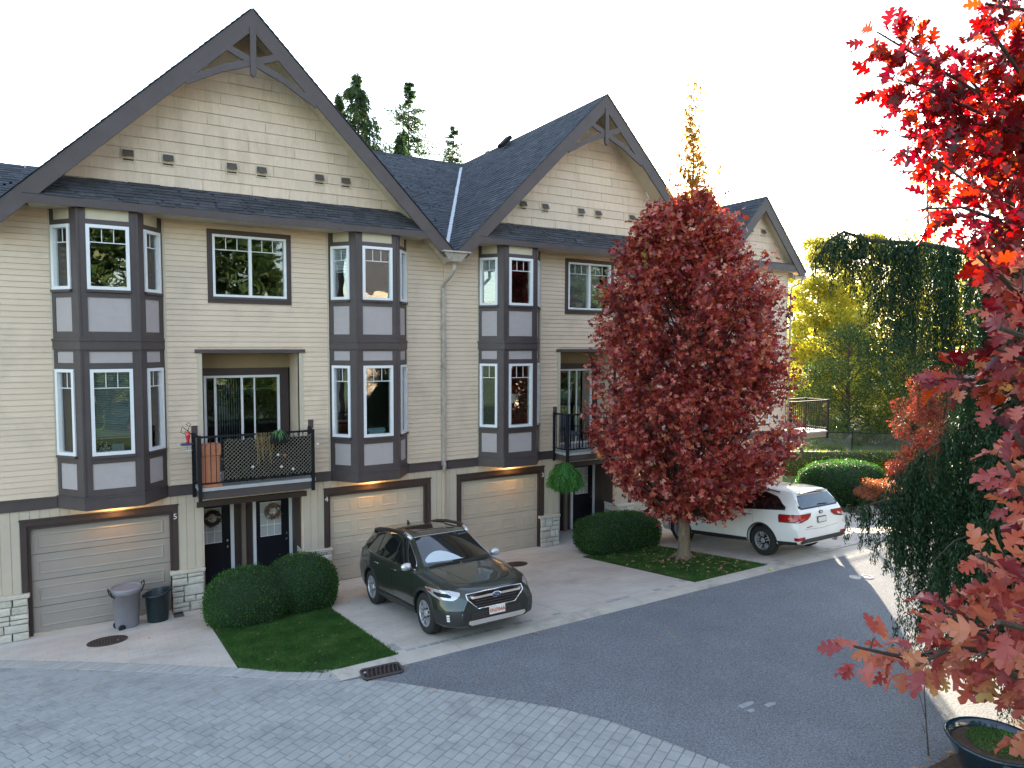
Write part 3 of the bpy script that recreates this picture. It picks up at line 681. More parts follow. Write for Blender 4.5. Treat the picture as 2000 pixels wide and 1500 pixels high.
# ---- third, smaller gable at the far end
H3 = empty('townhouse', (19.63, 0, 0), 'smallest far townhouse gable with two vents right of the red oak', 'house', 'gabled townhouses of the terrace'); H3['leftfield'] = True
w3 = MB(); w3.box(-2.46, 1.7, .002, .12, 0, 8.25); w3.box(1.6, 1.7, .12, 8, 0, 8.1); wall3 = w3.build('wall', M['siding'], H3)
for i in range(50):
    z = 2.74+i*.1134
    segs = [(-2.44, 1.70)]
    if 6.6 < z < 8.15 or 2.9 < z < 5.3: segs = subtract(segs, -.98, .88)
    for a, b in segs: board(wall3, a, b, z, .1134, M['siding'])
box('corner_trim', M['cream'], H3, 1.66, 1.715, -.03, 0, 2.74, 8.3)
gw3 = MB().prism([(-1.95, .002, 8.4), (1.95, .002, 8.4), (0, .002, 10.45)], (0, .1, 0)).build('gable_wall', M['shake'], H3)
shakes(H3, gw3, 2.0, 10.81, 1.11, 8.62, seed=8)
for u in (-.36, .30): gable_vent(H3, u, 9.66)
rake_and_soffit(H3, 2.20, 10.81, 1.11, yf=-.38)
box('fascia', M['trim'], H3, -1.95, 1.95, -.36, -.31, 8.38, 8.60); box('pent_soffit', M['cream'], H3, -1.95, 1.95, -.31, 0, 8.38, 8.41); box('pent_top', M['shingle'], H3, -1.95, 1.95, -.34, 0, 8.61, 8.64)
fc = Face((-2, 0), (2, 0)); window(H3, fc, 1.05, 2.85, 6.7, 8.1, 3, split=True, blind=.5); window(H3, fc, 1.05, 2.85, 3.0, 5.2, 3, split=True)
box('belt_board', M['trim'], H3, -2.46, 1.7, -.04, 0, 2.51, 2.73)
g3 = MB().box(1.72, 2.35, -.30, -.2, 8.15, 8.27); g3.build('gutter', M['gutter'], H3); MB().tube([(2.2,-.25,8.15),(2.12,-.25,8.0),(1.82,-.1,7.85),(1.79,-.08,7.6),(1.79,-.08,2.0)], .04, 8).build('downpipe', M['gutter'], H3, smooth=True)
garage(H3, -1.9, .6, None, 1, M['gar'], 1)
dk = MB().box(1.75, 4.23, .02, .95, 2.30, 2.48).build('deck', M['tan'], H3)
MB().box(1.72, 4.30, -.03, 1.0, 2.48, 2.54).build('deck_floor', M['flashw'], dk)
railing(dk, [(1.98, -.0), (4.26, 0), (4.26, .97), (1.72, .97)], 2.54, 3.72, .12)
MB().box(1.94, 2.08, -.06, .08, 2.54, 3.5).build('post', M['black'], dk)

# ---- main roof behind the gables (belongs to the middle house block)
mr = empty('main_roof', (0, 0, 0), 'long shingled main roof running between the tall gables with metal valley flashing', 'roof')
a = Vector((-8, -.15, 8.05)); a0_ = a; vd = Vector((0, 8.25, 4.66)).normalized(); Hm = math.hypot(8.25, 4.66)
MB().prism([(3.0, .15, 8.17), (3.0, 8.1, 12.66), (3.0, 16, 8.2), (3.0, 16, 8.0)], (14.0, 0, 0)).build('roof_slab', M['shingle'], mr)
MB().prism([(-8, .15, 8.17), (-8, 2.8, 9.66), (-8, 6, 8.0)], (11.5, 0, 0)).build('roof_slab', M['shingle'], mr)
def clipm(v):
    z = 8.05+(v+.40)*vd.z; return (7.735+8-(z-7.9)-.3, 7.735+8+(z-7.9)+.3)
shingle_field('shingle_field', M['shinglef'], mr, a+vd*.40, Vector((1,0,0)), vd, 0, Hm-.40, clip=clipm, seed=77)
shingle_field('shingle_field', M['shinglef'], mr, a+vd*.45, Vector((1,0,0)), vd, 0, 2.93, clip=lambda v: (4, 8.6), seed=78)
MB().box(3.0, 17.0, 8.0, 8.2, 12.66, 12.72).build('ridge_cap', M['shingle'], mr)
# valley flashing on the middle gable's left slope: gable plane z = x + 0.018, main plane
vp = []
for k in range(2):
    z = (8.35, 12.45)[k]; x = 12.452-(12.76-z); y = -.15+(z-8.05)/.5648; vp.append(Vector((x, y, z+.03)))
fl = MB(); fl.beam(vp[0], vp[1], .13, .02, upv=(-.5,-.3,.8)); fl.build('valley_flashing', M['flash'], mr)
tag(MB().prism([(11.9,4.0,12.35),(12.25,4.0,12.70),(12.25,4.35,12.70),(11.9,4.35,12.35)], (-.09,0,.10)).build('roof_vent', M['black'], bevel=.02), 'small black vent near the ridge of the middle gable', 'roof vent')
# ---- scupper and downpipe between the first two gables
dp = empty('downpipe', (7.735, 0, 0), 'beige downpipe running down from the metal rain head between the two gables', 'downpipe')
MB().add([(-.34,-.80,8.05),(.34,-.80,8.05),(.34,-.45,8.05),(-.34,-.45,8.05),(-.16,-.72,7.82),(.16,-.72,7.82),(.16,-.45,7.82),(-.16,-.45,7.82)], [(0,1,5,4),(1,2,6,5),(2,3,7,6),(3,0,4,7),(4,5,6,7),(0,3,2,1)]).build('rain_head', M['gutter'], dp)
MB().box(-.38,.38,-.84,-.42,8.03,8.065).build('rain_head_lip', M['gutter'], dp)
MB().tube([(.04,-.58,7.85),(.04,-.58,7.62),(0,-.45,7.48),(-.03,-.18,7.32),(-.03,-.07,7.25),(-.03,-.07,7.1)], .045, 10).build('elbow', M['gutter'], dp, smooth=True)
MB().box(-.075,.015,-.12,-.02,2.62,7.2).build('pipe', M['gutter'], dp, bevel=.01)
for z in (6.9, 5.2, 3.4): MB().box(-.09,.03,-.13,-.02,z,z+.04).build('strap', M['gutter'], dp)
MB().tube([(-.03,-.07,2.75),(-.03,-.13,2.66),(-.03,-.13,2.5)], .05, 10).build('shoe', M['gutter'], dp, smooth=True)
MB().box(-.06,0,-.09,-.02,0,2.5).build('pipe', M['batten'], dp)
# ------------------------------------------------------------------ ground
def sheet(name, mt, polys_xy, dz, kind='structure', ysplit=True):
    """ground sheet following the slope; polys are convex xy polygons, clipped into bands where the slope changes"""
    mb = MB()
    def clip(poly, y, keep):   # keep>0: part with y'>=y
        out = []
        for i in range(len(poly)):
            a, b = poly[i], poly[(i+1) % len(poly)]
            ia, ib = (a[1]-y)*keep >= 0, (b[1]-y)*keep >= 0
            if ia: out.append(a)
            if ia != ib: t = (y-a[1])/(b[1]-a[1]); out.append((a[0]+(b[0]-a[0])*t, y))
        return out
    ys = [500, -.3, -1.7, -3.1, -4.5, -5.9, -900]
    for poly in polys_xy:
        for k in range(len(ys)-1):
            p = clip(clip(poly, ys[k], -1), ys[k+1], 1) if len(poly) > 2 else []
            if len(p) > 2: mb.add([(x, y, gz(x, y)+dz) for x, y in p], [tuple(range(len(p)))])
    return tag(mb.build(name, mt), kind=kind)
sheet('ground', M['grassb'], [[(-300,-300),(600,-300),(600,400),(-300,400)]], -.05)
arc = [(2.9,-6.30),(3.29,-6.36),(3.71,-6.73),(4.4,-7.5),(5.0,-8.15),(5.43,-8.65),(5.8,-9.25),(6.1,-9.95),(6.39,-10.78),(6.55,-11.5),(6.6,-12.4)]
road = [(a, b) for a, b in arc]
rp_ = []
for i in range(1, len(arc)-1): rp_.append([arc[i], arc[i+1], (60, arc[i+1][1]), (60, arc[i][1])])
sheet('road', M['asphalt'], rp_+[[(2.9,-6.30),(60,-6.30),(60,-6.36),(3.29,-6.36)]], .004)
sheet('road', M['asphalt'], [[(20.5,-6.3),(60,-6.3),(60,-3.4),(26,-4.6),(20.5,-5.6)]], .002)
# the planting bed on the near right side of the road
bedp = [(6.6,-12.4),(8.2,-11.92),(9.8,-11.82),(11.5,-11.9),(16,-12.3),(22,-12.9),(30,-14),(30,-30),(6.6,-30)]
bd = MB(); rgb = random.Random(5)
for i in range(46):
    for j in range(18):
        x0, y0 = 6.8+i*.35, -12.0-j*.3
        q = [(x0,y0),(x0+.35,y0),(x0+.35,y0-.3),(x0,y0-.3)]
        bd.add([(x, y, .745+.07*min(1, max(0, (-11.9-y)*2))+.05*noise.noise(Vector((x*1.7, y*1.7, 0)))) for x, y in q], [(0,3,2,1)])
tag(bd.build('planting_bed', M['soil']), kind='structure')
# driveway slabs
def slabs(x0, x1, xs, ys_, mt, name, parent):
    xs = [x0]+xs+[x1]
    for i in range(len(xs)-1):
        for j in range(len(ys_)-1):
            a, b, c, d = xs[i]+.006, xs[i+1]-.006, ys_[j]-.006, ys_[j+1]+.006
            p = [(a,d),(b,d),(b,c),(a,c)]
            mb = MB(); mb.add([(x, y, gz(x,y)-.06) for x, y in p]+[(x, y, gz(x,y)+.002) for x, y in p], [(4,5,6,7),(0,1,5,4),(1,2,6,5),(2,3,7,6),(3,0,4,7)])
            mb.build(name, mt, parent)
for nm, x0, x1, xs in (('driveway', 4.10, 10.82, [7.46]), ('driveway', 13.12, 20.9, [17.0])):
    dw = sheet(nm, M['joint'], [[(x0,-5.92),(x1,-5.92),(x1,.12),(x0,.12)]], -.03)
    slabs(x0, x1, xs, [-.62,-3.1,-5.92], M['drive'], 'slab', dw); slabs(x0, x1, xs, [.12,-.30,-.62], M['apron'], 'apron_slab', dw)
    # header course along the kerb and the lawn edge
dw = sheet('driveway', M['joint'], [[(-4.5,.12),(-4.5,-.3),(-1.2,-1.8),(2.9,-6.1),(2.75,-5.9),(1.86,-4.72),(1.86,.12)]], -.03)
for poly, mt in (([(-3.4,.12),(-3.4,-.0),(-2.75,-.45),(1.3,-.45),(1.3,.12)], M['apron']), ([(-2.75,-.45)]+[(-1.53,-1.30),(-.28,-2.50),(.87,-3.68),(1.84,-4.72)]+[(1.84,-.45)], M['drive'])):
    q = sheet('slab', mt, [poly], .002, kind=None); q.parent = dw; 
walk = sheet('footpath', M['apron'], [[(1.5,.12),(1.5,-1.0),(4.2,-1.0),(4.2,.12)], [(10.7,.12),(10.7,-1.9),(13.2,-1.9),(13.2,.12)], [(1.5,.12),(4.6,.12),(4.6,1.2),(1.5,1.2)], [(11.2,.12),(13.9,.12),(13.9,1.2),(11.2,1.2)]], -.004)
# ---- pavers
def inpoly(x, y, P):
    c = False
    for i in range(len(P)):
        (a, b), (e, f) = P[i], P[i-1]
        if (b > y) != (f > y) and x < (e-a)*(y-b)/(f-b)+a: c = not c
    return c
bandline = [(-4.5,.9),(-3.2,-.25),(-1.65,-1.42),(-.4,-2.62),(.75,-3.80),(1.75,-4.86),(2.45,-5.68),(2.95,-6.02),(3.45,-6.12)]
plaza = [(-14,8),(-4.6,.75),(-3.30,-.36),(-1.73,-1.49),(-.48,-2.69),(.67,-3.87),(1.66,-4.93),(2.40,-5.72),(2.90,-6.02),(3.35,-6.16),(3.85,-6.62),(4.54,-7.39),(5.14,-8.04),(5.57,-8.54),(5.95,-9.17),(6.26,-9.87),(6.55,-10.72),(6.72,-11.5),(6.77,-13.5),(-14,-13.5)]
base = sheet('paved_court', M['joint'], [[(-14,-13.5),(6.6,-13.5),(6.6,-6.38),(-14,-6.38)], [(-14,-6.38),(3.4,-6.38),(2.4,-5.8),(-4.6,.7),(-14,.7)]], -.012)
ang = R(28); ux, uy = Vector((math.cos(ang), math.sin(ang))), Vector((-math.sin(ang), math.cos(ang)))
lens = (.18, .21, .24); ROW = .148
def paver_mesh(L_, W_, nm='paver'):
    b = .008; a, c = L_/2-.0035, W_/2-.0035
    v = [(-a,-c,-.03),(a,-c,-.03),(a,c,-.03),(-a,c,-.03),(-a,-c,-.006),(a,-c,-.006),(a,c,-.006),(-a,c,-.006),(-a+b,-c+b,0),(a-b,-c+b,0),(a-b,c-b,0),(-a+b,c-b,0)]
    f = [(8,9,10,11)]+[(k, (k+1) % 4, 4+(k+1) % 4, 4+k) for k in range(4)]+[(4+k, 4+(k+1) % 4, 8+(k+1) % 4, 8+k) for k in range(4)]
    return v, f
pm = {L_: (lambda vf: MB().add(*vf).mesh('paver', M['paver']))(paver_mesh(L_, ROW)) for L_ in lens}
cand = []
j = -110
while j < 60:
    v_ = j*ROW; u_ = -16+rnd.uniform(0, .2)
    while u_ < 10:
        L_ = rnd.choice(lens); p = ux*(u_+L_/2)+uy*v_; u_ += L_
        if -3.2 < p.x < 7 and -12.6 < p.y < 1.5 and inpoly(p.x, p.y, plaza):
            cand.append(((p.x-CAMP.x)**2+(p.y-CAMP.y)**2, p.x, p.y, L_, ang))
    j += 1
# soldier course along the curved edge of the court
def along(line, step):
    out = []; i = 0; carry = 0
    for i in range(len(line)-1):
        a, b = Vector(line[i]), Vector(line[i+1]); L_ = (b-a).length; d = carry
        while d < L_: out.append((a+(b-a)*d/L_, math.atan2((b-a).y, (b-a).x))); d += step
        carry = d-L_
    return out
def visible_on_court(x, y):
    v = Vector((x, y, gz(x, y)))-CAMP; z = v.dot(fw); px = 1000+F_PX*v.dot(r2)/z; py = 750-F_PX*v.dot(u2)/z
    return z > 0 and -40 < px < 2040 and py < 1540
cand = [c for c in cand if visible_on_court(c[1], c[2])]
cand.sort()
def place_paver(me, name, x, y, a, parent, dz=0):
    o = link(name, me, parent); sl = (gz(x, y-.05)-gz(x, y+.05))/.1
    o.matrix_local = Matrix.Translation((x, y, gz(x, y)+dz+rnd.uniform(-.0015, .0015))) @ Matrix.Rotation(-math.atan(sl), 4, 'X') @ Matrix.Rotation(a, 4, 'Z') @ Matrix.Rotation(rnd.uniform(-.006,.006), 4, 'X')
for d, x, y, L_, a in cand[:300]: place_paver(pm[L_], 'paver', x, y, a, base)
vf_ = {L_: paver_mesh(L_, ROW) for L_ in lens}
def bulk(items, vfs, name, mt, parent):
    mb = MB()
    for x, y, a, key in items:
        v, f = vfs[key]; c, s = math.cos(a), math.sin(a); dz = rnd.uniform(-.0015, .0015)
        P = []
        for q in v: X, Y = x+q[0]*c-q[1]*s, y+q[0]*s+q[1]*c; P.append((X, Y, gz(X, Y)+q[2]+dz))
        mb.add(P, f)
    return tag(link(name, mb.mesh(name, mt), parent), kind='stuff')
bulk([(x, y, a, L_) for d, x, y, L_, a in cand[300:]], vf_, 'paver_field', M['paverf'], base)
hd = paver_mesh(.335, .155); hm = MB().add(*hd).mesh('header_paver', M['header'])
for p, a in along(bandline, .156):
    if p.x > -2.4 and p.x < 3.25:
        place_paver(hm, 'header_paver', p.x, p.y, a+math.pi/2, base, .005)
edge = [(x, y, 0, 'a') for x, y in []]
sol = []
for x0, y0_, y1_ in ():
    y = y0_
    while y > y1_: sol.append((x0, y, math.pi/2, .21)); y -= .21
for k in range(32): sol.append((4.16+.21*k, -5.80, 0, .21))
for k in range(36): sol.append((13.2+.21*k, -5.80, 0, .21))
for k in range(24): sol.append((4.20, -5.6+k*.21, math.pi/2, .21)); sol.append((10.75, -5.6+k*.21, math.pi/2, .21))
bulk(sol, vf_, 'edging_pavers', M['paverf'], base)

# ---- kerb
kb = sheet('kerb', M['joint'], [[(2.95,-5.95),(30,-5.95),(30,-6.40),(3.2,-6.40)]], -.02)
def koff(x): t = min(1, max(0, (x-12)/6)); return -.22*t*t*(3-2*t)
xs = [2.98, 3.95, 5.02, 7.6, 10.2, 12.0, 13.9, 16.4, 18.9, 21.4, 24, 27]
for i in range(len(xs)-1):
    mb = MB(); n = 5; a, b = xs[i]+.006, xs[i+1]-.006; sk_ = .06
    prof = [(-5.925,.60),(-5.925,.742),(-6.08,.748),(-6.20,.738),(-6.40,.722),(-6.425,.66)]
    for k in range(n+1):
        x = a+(b-a)*k/n
        for y, z in prof: mb.v.append((x-(y+5.92)*sk_*3, y+koff(x)*(1 if y < -5.93 else .4)+.0, z))
    m_ = len(prof)
    for k in range(n):
        for q in range(m_-1): mb.f.append((k*m_+q, k*m_+q+1, (k+1)*m_+q+1, (k+1)*m_+q))
    mb.f.append(tuple(range(m_))); mb.f.append(tuple(n*m_+q for q in range(m_-1,-1,-1)))
    mb.build('kerb_stone', M['kerb'], kb)

# ---- lawns
def lawn(poly, label_seed, bare=None):
    sheet('lawn', M['soil'] if bare else M['grassb'], [poly], .006)
    xs_ = [p[0] for p in poly]; ys_ = [p[1] for p in poly]; n = int((max(xs_)-min(xs_))*(max(ys_)-min(ys_))*5200)
    X = nrg.uniform(min(xs_), max(xs_), n); Y = nrg.uniform(min(ys_), max(ys_), n); mb = MB(); 
    cx_, cy_ = sum(xs_)/len(xs_), sum(ys_)/len(ys_); grown = [(cx_+(p[0]-cx_)*1.022, cy_+(p[1]-cy_)*1.014) for p in poly]
    for x, y in zip(X+nrg.uniform(-.03,.03,n), Y+nrg.uniform(-.03,.03,n)):
        if not inpoly(x, y, grown): continue
        if bare and rnd.random() < bare(x, y): continue
        h = rnd.uniform(.018, .045); a = rnd.uniform(0, 6.28); z = gz(x, y)+.004; dx, dy = math.cos(a)*.006, math.sin(a)*.006; lx, ly = rnd.uniform(-.015,.015), rnd.uniform(-.015,.015)
        mb.add([(x-dx, y-dy, z), (x+dx, y+dy, z), (x+lx, y+ly, z+h)], [(0,1,2)])
    tag(link('lawn_grass', mb.mesh('lawn_grass', M['grass'])), 'short mown grass blades of the small front lawn '+label_seed, 'grass', kind='stuff')
lawn([(1.86,-1.6),(4.08,-1.6),(4.10,-5.90),(2.9,-5.92),(2.3,-5.35),(1.86,-4.72)], 'beside the paved court')
tr_ = (12.42, -3.97)
lawn([(10.84,-1.9),(13.10,-1.9),(13.11,-5.92),(10.84,-5.92)], 'under the red oak', bare=lambda x, y: min(.96, max(.05, .95-1.3*abs(y+1.9)) + max(0, .9-1.1*math.hypot(x-tr_[0], y-tr_[1])) + .25*noise.noise(Vector((x*2, y*2, 0)))))
sheet('lawn', M['soil'], [[(1.86,-.9),(4.4,-.9),(4.08,-2.4),(1.86,-2.4)]], .0085)
sheet('lawn', M['grassb'], [[(21.5,6),(45,6),(45,-4.2),(26,-4.7),(21.5,-3.2)]], .01)
sheet('footpath', M['drive'], [[(20.9,-5.92),(20.9,.1),(21.9,-.6),(22.0,-3.2),(26,-4.7),(26,-5.6)]], .012)
mb = MB()
for k in range(9000):
    x, y = rnd.uniform(21.6, 34), rnd.uniform(-4.4, 3.2); h = rnd.uniform(.03, .07); a = rnd.uniform(0, 6.28); z = gz(x, y)+.01
    if y < -4.0+(-.6)*min(1, (x-22)/4) and x < 23: continue
    mb.add([(x-math.cos(a)*.012, y-math.sin(a)*.012, z), (x+math.cos(a)*.012, y+math.sin(a)*.012, z), (x+rnd.uniform(-.02,.02), y, z+h)], [(0,1,2)])
tag(link('garden_grass', mb.mesh('garden_grass', M['grass'])), 'sunlit garden grass between the far hedges', 'grass', kind='stuff')

# ---- iron covers and grate
def iron_cover(x, y, r_, label, name='manhole_cover', bars=True, mt='iron'):
    sl = math.atan(.13) if y > -5.9 else 0
    e = empty(name, (x, y, gz(x, y)+.004), label, 'manhole cover'); e.rotation_euler.x = -sl
    MB().lathe([(r_,-.02),(r_,.012),(r_-.03,.012),(r_-.03,.002),(0.001,.002)], (0,0,0), 32).build('frame', M[mt], e)
    if bars:
        g = MB(); n = 13
        for k in range(n):
            a = -r_+.05+(2*r_-.1)*k/(n-1); h = math.sqrt(max(0, (r_-.035)**2-a*a))
            if h > .03: g.box(a-.009, a+.009, -h, h, .002, .013)
        for a in (-.12, 0, .12): g.box(-math.sqrt((r_-.035)**2-a*a), math.sqrt((r_-.035)**2-a*a), a-.006, a+.006, .002, .0115)
        g.build('cover_bars', M[mt], e)
    return e
iron_cover(.08, -1.36, .34, 'round iron drain cover in front of the grey garage door')
iron_cover(9.12, -1.38, .30, 'round iron drain cover behind the dark car')
for x, y, l in ((14.04,-7.46,'left of two small pale round utility covers in the road'),(14.29,-7.58,'right of two small pale round utility covers in the road')):
    iron_cover(x, y, .12, l, 'utility_cover', False, 'apron')
sg = empty('storm_drain', (3.66, -6.345, .752), 'rusty iron storm drain grate with curved slots set in the kerb', 'drain grate', rz=R(-4))
pts = []
for cx, cy, a0 in ((.24,.10,0),(-.24,.10,90),(-.24,-.10,180),(.24,-.10,270)):
    for k in range(5): a = R(a0+k*22.5); pts.append((cx+.06*math.cos(a), cy+.06*math.sin(a), 0))
MB().prism([(p[0]*1.04, p[1]*1.08, -.04) for p in pts], (0,0,.036)).build('frame', M['door'], sg)
MB().tube([Vector(p)*1 for p in pts]+[pts[0], pts[1]], .02, 6).build('rim', M['iron'], sg)
for k in range(8):
    x = -.235+k*.067; MB().tube([(x-.02,-.14,0),(x,-.06,.004),(x+.015,.03,.004),(x+.055,.14,0)], .012, 5).build('bar', M['iron'], sg)
MB().lathe([(.001,.016),(.02,.014),(.024,0)], (-.25,.05,0), 10).build('bolt', M['silver'], sg)

# ---- fallen leaves (small flat curled quads)
def scatter(name, label, n, fn, mt, size=(.03,.07)):
    mb = MB()
    for _ in range(n):
        x, y = fn(); z = gz(x, y)+.03 if name == 'lawn_leaves' else gz(x, y)+.012; a = rnd.uniform(0, 6.28); s = rnd.uniform(*size); c, d = math.cos(a)*s, math.sin(a)*s
        mb.add([(x-c, y-d, z), (x-d*.45, y+c*.45, z+s*.3), (x+c, y+d, z+.01), (x+d*.45, y-c*.45, z+s*.15)], [(0,1,2,3)])
    tag(link(name, mb.mesh(name, mt)), label, 'fallen leaves', kind='stuff')
scatter('lawn_leaves', 'dry fallen leaves on the lawn under the red oak', 230, lambda: (min(13.05, max(10.9, rnd.gauss(12.2, .6))), min(-2.4, max(-5.85, rnd.gauss(-3.9, 1.0)))), M['dry'], (.025,.06))
scatter('court_leaves', 'few scattered dead leaves on court and driveways', 60, lambda: (rnd.uniform(-1.5, 10), rnd.uniform(-8.5, -1)), M['dry'], (.02,.04))
scatter('verge_leaves', 'dead leaves blown along the kerb and the road edge', 90, lambda: (rnd.uniform(4, 19), -6.2-abs(rnd.gauss(0,.9))), M['dry'], (.018,.04))
scatter('front_lawn_leaves', 'few pale leaves on the front lawn by the court', 34, lambda: (rnd.uniform(2.1, 3.95), rnd.uniform(-5.6, -2.6)), M['dry'], (.02,.04))
scatter('bed_leaves', 'dry leaves and needles in the planting bed', 1500, lambda: (rnd.uniform(8.2, 14), rnd.uniform(-14, -11.9)), M['dry'], (.02,.05))
mb = MB().lathe([(.001,-.033)]+[(.033*math.sin(R(k)), -.033*math.cos(R(k))) for k in range(20,180,20)]+[(.001,.033)], (12.82,-6.22,.775), 12)
tag(mb.build('ball', mat('tennis_felt', (.42,.55,.12), .9), smooth=True), 'lone yellow green tennis ball lying on the kerb', 'ball')

# ---- waste bins
b = empty('waste_bin', (.44,-.42,gz(0,-.42)), 'grey wheeled rubbish bin with lid and black side handles before garage 5', 'bin')
b.rotation_euler.z = R(20)
MB().lathe([(.001,.02),(.205,.02),(.215,.05),(.262,.72),(.268,.72),(.27,.78),(.262,.78)], n=32).build('body', M['bingrey'], b, smooth=True)
sharp(MB().lathe([(.262,.76),(.285,.765),(.288,.80),(.279,.815),(.265,.83),(.262,.80),(.24,.795),(.001,.815)], n=32).build('lid', M['bingrey'], b, smooth=True), 30)
MB().lathe([(.276,.775),(.2775,.785),(.276,.795)], n=32).build('rim_gap', M['bindark'], b)
for s in (-1, 1):
    MB().tube([(s*.25,-.06,.66),(s*.30,-.065,.74),(s*.325,-.06,.82),(s*.345,0,.87),(s*.325,.06,.82),(s*.30,.065,.74),(s*.25,.06,.66)], .012, 6).build('handle', M['plastic'], b)
for s in (-1,1): MB().lathe([(.001,-.03),(.06,-.03),(.065,-.01),(.065,.01),(.06,.03),(.001,.03)], (-.17,s*.13-.05,.065), 16, 'y').build('wheel', M['rubber'], b)
b = empty('waste_tub', (1.0,-.40,gz(0,-.40)), 'dark green open plastic tub standing right of the grey bin', 'tub')
o = MB().lathe([(.001,.01),(.19,.01),(.20,.04),(.235,.60),(.262,.615),(.262,.64),(.235,.645),(.22,.62),(.185,.05),(.001,.04)], n=32).build('body', M['bindark'], b, smooth=True)
me = o.data
for v in me.vertices:
    if v.co.z > .5: v.co.z += .035*v.co.x/.25-.03*abs(v.co.y)/.25
for s in (-1,1): MB().box(s*.255-.03, s*.255+.03, -.05, .05, .58+s*.03, .62+s*.03).build('handle', M['bindark'], b, bevel=.01)

# ---- balcony objects of the first house
pl = empty('planter', (2.07,-.42,2.74), 'tall terracotta planter in the corner of the lattice balcony', 'planter')
MB().box(-.17,.17,-.14,.14,0,.88).build('body', M['terra'], pl, bevel=.012)
MB().box(-.20,.20,-.17,.17,.66,.90).build('collar', M['terra'], pl, bevel=.015)
for k in range(5): MB().lathe([(.030,-.004),(.042,-.006),(.042,.004),(.030,.004)], (-.15+k*.075,-.176,.77), 12, 'y').build('relief_ring', M['terra'], pl)
MB().box(-.21,.21,-.18,.18,0,.07).build('base', M['terra'], pl, bevel=.01)
lt = empty('lattice', (0,0,0), 'brown diagonal lattice panel with dark vine wired to the balcony rail', 'trellis')
M['lat'] = mat('lattice_strip', (.33,.29,.23), .8, .25, 30)
x0, x1, z0, z1 = 2.30, 4.14, 2.86, 3.76; k = 0
for sgn in (-1, 1):
    c = -3
    while c < 3:
        pts = []
        for t_ in np.linspace(0, 1, 60):
            x = x0+(x1-x0)*t_; z = z0+sgn*(x-x0)+c
            if z0 <= z <= z1: pts.append((x, z))
        if len(pts) > 2:
            a, b2 = pts[0], pts[-1]; MB().beam((a[0], -.655-.006*sgn, a[1]), (b2[0], -.655-.006*sgn, b2[1]), .005, .012, upv=(0,1,0)).build('lattice_strip', M['lat'], lt)
        c += .082
M['vine'] = leafmat('dark_vine_leaf', [(0,(.008,.014,.008)),(.7,(.02,.03,.018)),(.93,(.06,.07,.04)),(1,(.35,.33,.33))], .1)
# ------------------------------------------------------------------ leaf clouds
LEAF = {}
def norm_leaf(v, f): return (np.array(v, float), f)
LEAF['quad'] = norm_leaf([(0,0,0),(.45,.28,.06),(1,0,0),(.45,-.28,.06)], [(0,1,2,3)])
LEAF['tri'] = norm_leaf([(0,0,0),(1,.18,0),(.9,-.2,.05)], [(0,1,2)])
# lobed oak leaf: midrib with paired pointed lobes, slightly folded
_T = [(.15,.03),(.25,.20),(.34,.19),(.34,.08),(.47,.33),(.58,.31),(.56,.10),(.73,.27),(.82,.22),(.78,.08),(.93,.12)]
_z = lambda x, y: .30*abs(y)+.05*math.sin(x*3)
ov = [(0,0,0)]+[(x,y,_z(x,y)) for x,y in _T]+[(1,0,-.03)]+[(x,-y,_z(x,y)) for x,y in _T]
LEAF['oak'] = norm_leaf(ov, [(1,2,3,4),(4,5,6,7),(7,8,9,10),(10,11,12),(0,1,13),(1,4,16,13),(4,7,19,16),(7,10,22,19),(10,12,22),(13,16,15,14),(16,19,18,17),(19,22,21,20),(22,12,23)])
LEAF['needle'] = norm_leaf([(0,0,0),(.4,.13,.01),(1,0,-.03),(.4,-.13,.01)], [(0,1,2,3)])
ov = [(0,0,0),(.22,.05,.01),(.34,.30,.05),(.44,.09,.015),(.62,.40,.06),(.66,.11,.02),(.86,.27,.03),(.84,.07,.015),(1.05,.0,-.03),
      (.84,-.07,.015),(.86,-.27,.03),(.66,-.11,.02),(.62,-.40,.06),(.44,-.09,.015),(.34,-.30,.05),(.22,-.05,.01)]
LEAF['star'] = norm_leaf(ov, [(0,1,15),(1,2,3),(1,3,13,15),(15,13,14),(3,4,5),(3,5,11,13),(13,11,12),(5,6,7),(5,7,9,11),(11,9,10),(7,8,9)])
LEAF['oaks'] = norm_leaf([(0,0,0),(.30,.07,.01),(.5,.42,.06),(.58,.10,.02),(.95,.30,.03),(1.0,-.02,-.02),(.9,-.32,.03),(.58,-.10,.02),(.48,-.42,.06),(.30,-.07,.01)],
    [(0,1,9),(1,2,3),(1,3,7,9),(9,7,8),(3,4,5),(3,5,7),(7,5,6)])
LEAF['spray'] = norm_leaf([(0,.03,0),(.25,.05,0),(.33,.20,.02),(.40,.06,0),(.60,.17,.02),(.62,.04,0),(1,0,-.04),(.62,-.04,0),(.58,-.18,.02),(.38,-.06,0),(.30,-.20,.02),(.24,-.05,0),(0,-.03,0)],
    [(0,12,11,1),(1,2,3),(1,3,9,11),(11,9,10),(3,4,5),(3,5,7,9),(9,7,8),(5,6,7)])
def rot_frames(d, up_=None):
    """orthonormal frames whose x axis is d (N,3)"""
    d = d/np.maximum(np.linalg.norm(d, axis=1, keepdims=True), 1e-9)
    r = nrg.normal(size=d.shape) if up_ is None else up_+nrg.normal(size=d.shape)*.35
    y = np.cross(r, d); y /= np.maximum(np.linalg.norm(y, axis=1, keepdims=True), 1e-9); z = np.cross(d, y)
    return np.stack([d, y, z], axis=2)
